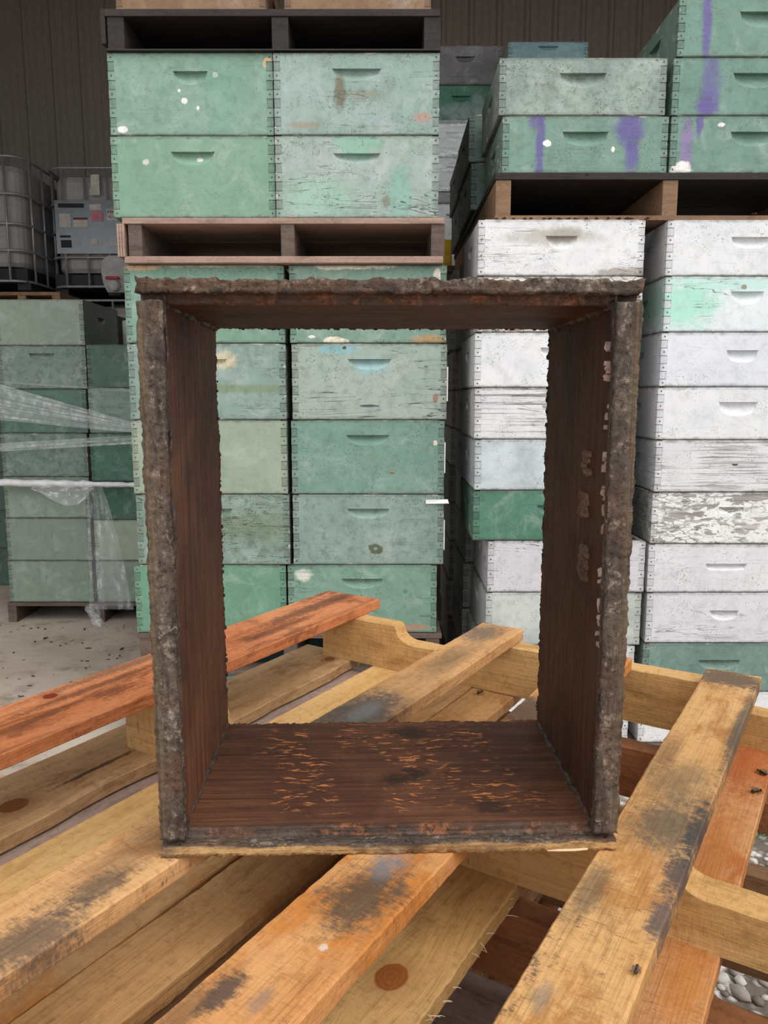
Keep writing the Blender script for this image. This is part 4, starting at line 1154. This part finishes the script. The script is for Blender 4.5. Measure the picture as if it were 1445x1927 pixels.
def f2(u, v):
    x = lerp(-1.99, -1.10, u); z = lerp(lerp(.945, 1.0, u), lerp(.905, .955, u), v)
    return (x + 1.6, .006 * mn.noise(Vector((u * 3, v * 9, 5))) - .004, z - .9)
link('film_band', sheet(30, 16, f2, 'film_band'), sw, mats=[film('film_strands_low', .36, .3, sx=.8, sy=16)])
def f3(u, v):
    x = lerp(-1.99, -1.10, u); z = lerp(lerp(1.262, 1.21, u), lerp(1.256, 1.195, u), v)
    return (x + 1.6, .004 * mn.noise(Vector((u * 3, v * 9, 8))) - .004, z - .9)
link('film_band', sheet(30, 6, f3, 'film_band'), sw, mats=[film('film_strands_top', .2, .3, sx=1.2, sy=8)])
# twisted film rope
m = MB(); pts = []; rs = []
for i in range(81):
    f = i / 80; x = lerp(-1.955, -1.23, f)
    pts.append((x + 1.6, -.012 + .004 * mn.noise(Vector((f * 20, 3, 1))), .748 - .012 * f - .9 + .004 * mn.noise(Vector((f * 9, 0, 0)))))
    rs.append(.0160 * (1 + .35 * mn.noise(Vector((f * 14, 7, 0)))) * (1.15 if f < .6 else .85))
m.tube(pts, rs, 9)
tw = plain('twisted_film', 'DCDCDD', .35, 0, .5, .12)
link('film_rope', m.mesh('film_rope', True), sw, mats=[tw])['label'] = 'twisted white film rope'
ps = thing('plastic_sheet', (-1.42, fy0 - .045, .0), 0, 'crumpled clear plastic hanging from the twisted film to the floor', 'plastic sheet')
def f4(u, v):
    xl = lerp(-1.500, -1.515, v); xr = lerp(-1.425, -1.285, v ** .8)
    x = lerp(xl, xr, u); z = lerp(.735, .10, v)
    wv = .018 * mn.noise(Vector((u * 5, v * 3, 1))) + .008 * mn.noise(Vector((u * 14, v * 8, 4)))
    return (x + 1.42, -.012 + wv - .02 * v, z)
link('hanging_fold', sheet(36, 60, f4, 'hanging_fold'), ps, mats=[film('sheet_film', .24, .22, sx=5, sy=4)])
def f5(u, v):
    x = lerp(-1.78, -1.46, u); dz = (.02 + .125 * max(0, math.sin(math.pi * min(1, u * 1.05)) ** .8 * (u ** .7))) * v
    return (x + 1.42, -.006 - .012 * v + .008 * mn.noise(Vector((u * 9, v * 5, 2))), .738 - dz)
link('swag_fold', sheet(36, 14, f5, 'swag_fold'), ps, mats=[film('swag_film', .34, .22, sx=6, sy=3)])
def f6(u, v):
    a = u * 5.5
    x = -1.49 + .03 * math.cos(a) + .04 * (v - .5); 
    return (x + 1.42 + .015 * mn.noise(Vector((u * 6, v * 6, 3))), -.03 + .025 * math.sin(a), lerp(.12, .012, v))
link('floor_bunch', sheet(24, 12, f6, 'floor_bunch'), ps, mats=[film('bunch_film', .34, .22, sx=5, sy=4)])
# wrap round the far white boxes
wp = thing('box_wrap', (.372, fy - .012, 2.235), 0, 'crinkled white plastic wrap round boxes behind the gap', 'plastic wrap')
def f7(u, v):
    return (lerp(-.20, .20, u), -.004 + .010 * mn.noise(Vector((u * 7, v * 12, 1))) + .006 * mn.noise(Vector((u * 15, v * 30, 6))), lerp(.345, .0, v))
link('wrap_sheet', sheet(30, 40, f7, 'wrap_sheet'), wp, mats=[film('wrap_film', .55, .2, sx=2, sy=12)])
# yellow strip standing behind the middle pallet
m = MB(); m.box(-.02, .02, 0, .03, 0, .13, 0, .003); m.box(-.014, .014, -.002, .0, .012, .118, 0)
o = link('yellow_block', m.mesh('yellow_block'), None, (.318, 3.98, 1.825), mats=[plain('yellow_paint', 'E0B020', .5)])
tag(o, 'small yellow block in the gap beside the middle pallet', 'block')
m = MB(); m.box(-.16, .06, -.005, .2, -.03, 0, 0, .002); m.box(-.15, .05, .02, .05, -1.8245, -.03, 0, .002); m.box(-.15, .05, .15, .18, -1.8245, -.03, 0, .002)
o = link('timber_stand', m.mesh('timber_stand'), None, (.30, 3.95, 1.8248), mats=[greyw])
tag(o, 'grey timber stand under the yellow block', 'stand')

# ------------------------------------------------------------------ bees
beem = plain('bee_body', '4A3018', .6, 0, .3, .5); wingm = plain('bee_wing', '6A6056', .3)
def bee_mesh(s=1.):
    m = MB()
    m.ell((0, 0, .0032 * s), (.0024 * s, .0026 * s, .0024 * s), 8, 6)
    m.ell((.0046 * s, 0, .0030 * s), (.0016 * s, .0021 * s, .0018 * s), 8, 5)
    m.ell((-.0056 * s, 0, .0030 * s), (.0046 * s, .0026 * s, .0025 * s), 10, 6)
    for sy in (-1, 1):
        m.face([(.001 * s, sy * .001 * s, .0055 * s), (-.004 * s, sy * .0045 * s, .0062 * s), (-.0095 * s, sy * .0045 * s, .0058 * s), (-.008 * s, sy * .0015 * s, .0056 * s)], 1)
        for lx in (.0018, 0, -.0016):
            m.tube([(lx * s, sy * .0015 * s, .0028 * s), (lx * 1.6 * s, sy * .0040 * s, .0036 * s), (lx * 2.4 * s, sy * .0052 * s, .0002 * s)], .00035 * s, 4)
    return m.mesh('bee', True)
bm0 = bee_mesh()
bm1 = bee_mesh(.62)
def bee(loc, rz, label, group=None, tilt=0, small=False):
    o = link('bee', bm1 if small else bm0, None, loc, (0, tilt, rz), mats=[beem, wingm])
    return tag(o, label, 'bee', group)
rr = random.Random(12)
for i in range(17):
    bee((.34 + .028 * i + rr.uniform(-.008, .008), 2.434 + rr.uniform(0, .006), 1.7112), rr.uniform(0, 6.28), 'tiny honey bee crawling on the rim of the topmost left white box', 'bees crawling on the white box rim')
bee((.812, 2.4385, 1.7257), .6, 'tiny honey bee on the tan pallet edge between the two white columns')
bee((1.12, 2.4385, 1.7257), 2.6, 'tiny honey bee on the tan pallet edge over the right white column')
bee((.575, 2.30, 1.80), 2.0, 'pale honey bee flying in front of the dark pallet gap')
def onboard(u, v, z): q = U * u + V * v; return (q.x, q.y, z)
bee(onboard(1.19, -.545, zb_ + .0005), .8, 'dead bee on the pale board seen through the upright box')
bee(onboard(1.13, -.090, zb_ + .0005), 2.1, 'upper of two dark bees on the rusty board at the right edge')
bee(onboard(1.07, -.087, zb_ + .0005), .2, 'lower of two dark bees on the rusty board at the right edge')
bee(onboard(.521, -.1115, PZ + .0006), 1.1, 'small dark fly-like bee on the sooty plank edge', small=True)

# weeds in the yard at the right
leaf = plain('weed_leaf', '6FA052', .6, 0, .3, .3)
m = MB(); rr = random.Random(7)
for i in range(46):
    a = rr.uniform(0, 6.28); L = rr.uniform(.03, .075); x0, y0 = rr.gauss(0, .03), rr.gauss(0, .03)
    dx, dy = math.cos(a), math.sin(a); wv = .004
    m.face([(x0 - dy * wv, y0 + dx * wv, 0), (x0 + dy * wv, y0 - dx * wv, 0), (x0 + dx * L * .4 + dy * wv, y0 + dy * L * .4 - dx * wv, L * .7), (x0 + dx * L * .7, y0 + dy * L * .7, L), (x0 + dx * L * .4 - dy * wv, y0 + dy * L * .4 + dx * wv, L * .7)])
o = link('weed_tuft', m.mesh('weed_tuft'), None, (1.03, 1.96, 0.), mats=[leaf])
tag(o, 'small green weed growing in the stony yard at the right', 'weed')

# torn fibres along the knotty board, litter on the floor, stones in the yard
fib = plain('torn_fibre', 'D9C4A4', .6)
m = MB(); rr = random.Random(31)
for i in range(26):
    u = rr.uniform(.42, .70); q = onboard(u, -.2805, zb_ - rr.uniform(.004, .018)); L = rr.uniform(.003, .012); a = rr.uniform(-.8, .8)
    d = V * math.cos(a) + U * math.sin(a)
    q = Vector(q); e = q + d * L + Vector((0, 0, rr.uniform(-.004, .006)))
    m.tube([q - d * .002, (q + e) / 2 + Vector((0, 0, .001)), e], [.0005, .0004, .0002], 4)
m.v = [(x - p0.location.x, y - p0.location.y, z - p0.location.z) for x, y, z in m.v]
o = link('torn_fibres', m.mesh('torn_fibres'), p0, mats=[fib]); o['kind'] = 'stuff'
m = MB(); rr = random.Random(32)
for i in range(260):
    x, y = rr.uniform(-2.3, -.7), rr.uniform(2.2, 3.9)
    r = rr.uniform(.003, .010); M_ = Matrix.Rotation(rr.uniform(0, 6.28), 3, 'Z')
    m.ell((x, y, r * .3), (r * rr.uniform(.8, 2.2), r * .6, r * .35), 6, 4, 0 if rr.random() < .7 else 1, M_)
o = link('floor_litter', m.mesh('floor_litter'), None, mats=[plain('dark_litter', '4A3C30', .9), plain('wood_litter', 'B08E66', .8)])
tag(o, 'scattered wood chips and dirt crumbs on the concrete', 'litter', kind='stuff')
m = MB(); rr = random.Random(33)
for i in range(900):
    x, y = rr.uniform(.45, 1.5), rr.uniform(1.35, 2.1)
    if x * U.x + y * U.y < 1.34 or math.hypot(x - 1.03, y - 1.96) < .12: continue
    r = rr.uniform(.006, .020); M_ = Matrix.Rotation(rr.uniform(0, 6.28), 3, 'Z')
    m.ell((x, y, r * .25), (r * rr.uniform(.8, 1.4), r * .9, r * .55), 6, 4, i % 3, M_)
o = link('gravel', m.mesh('gravel', True), None, mats=[plain('pale_stone', 'C9C2BA', .8), plain('grey_stone', '9C948C', .8), plain('brown_stone', '7C6F64', .8)])
tag(o, 'pale crushed stone on the yard at the right', 'gravel', kind='stuff')
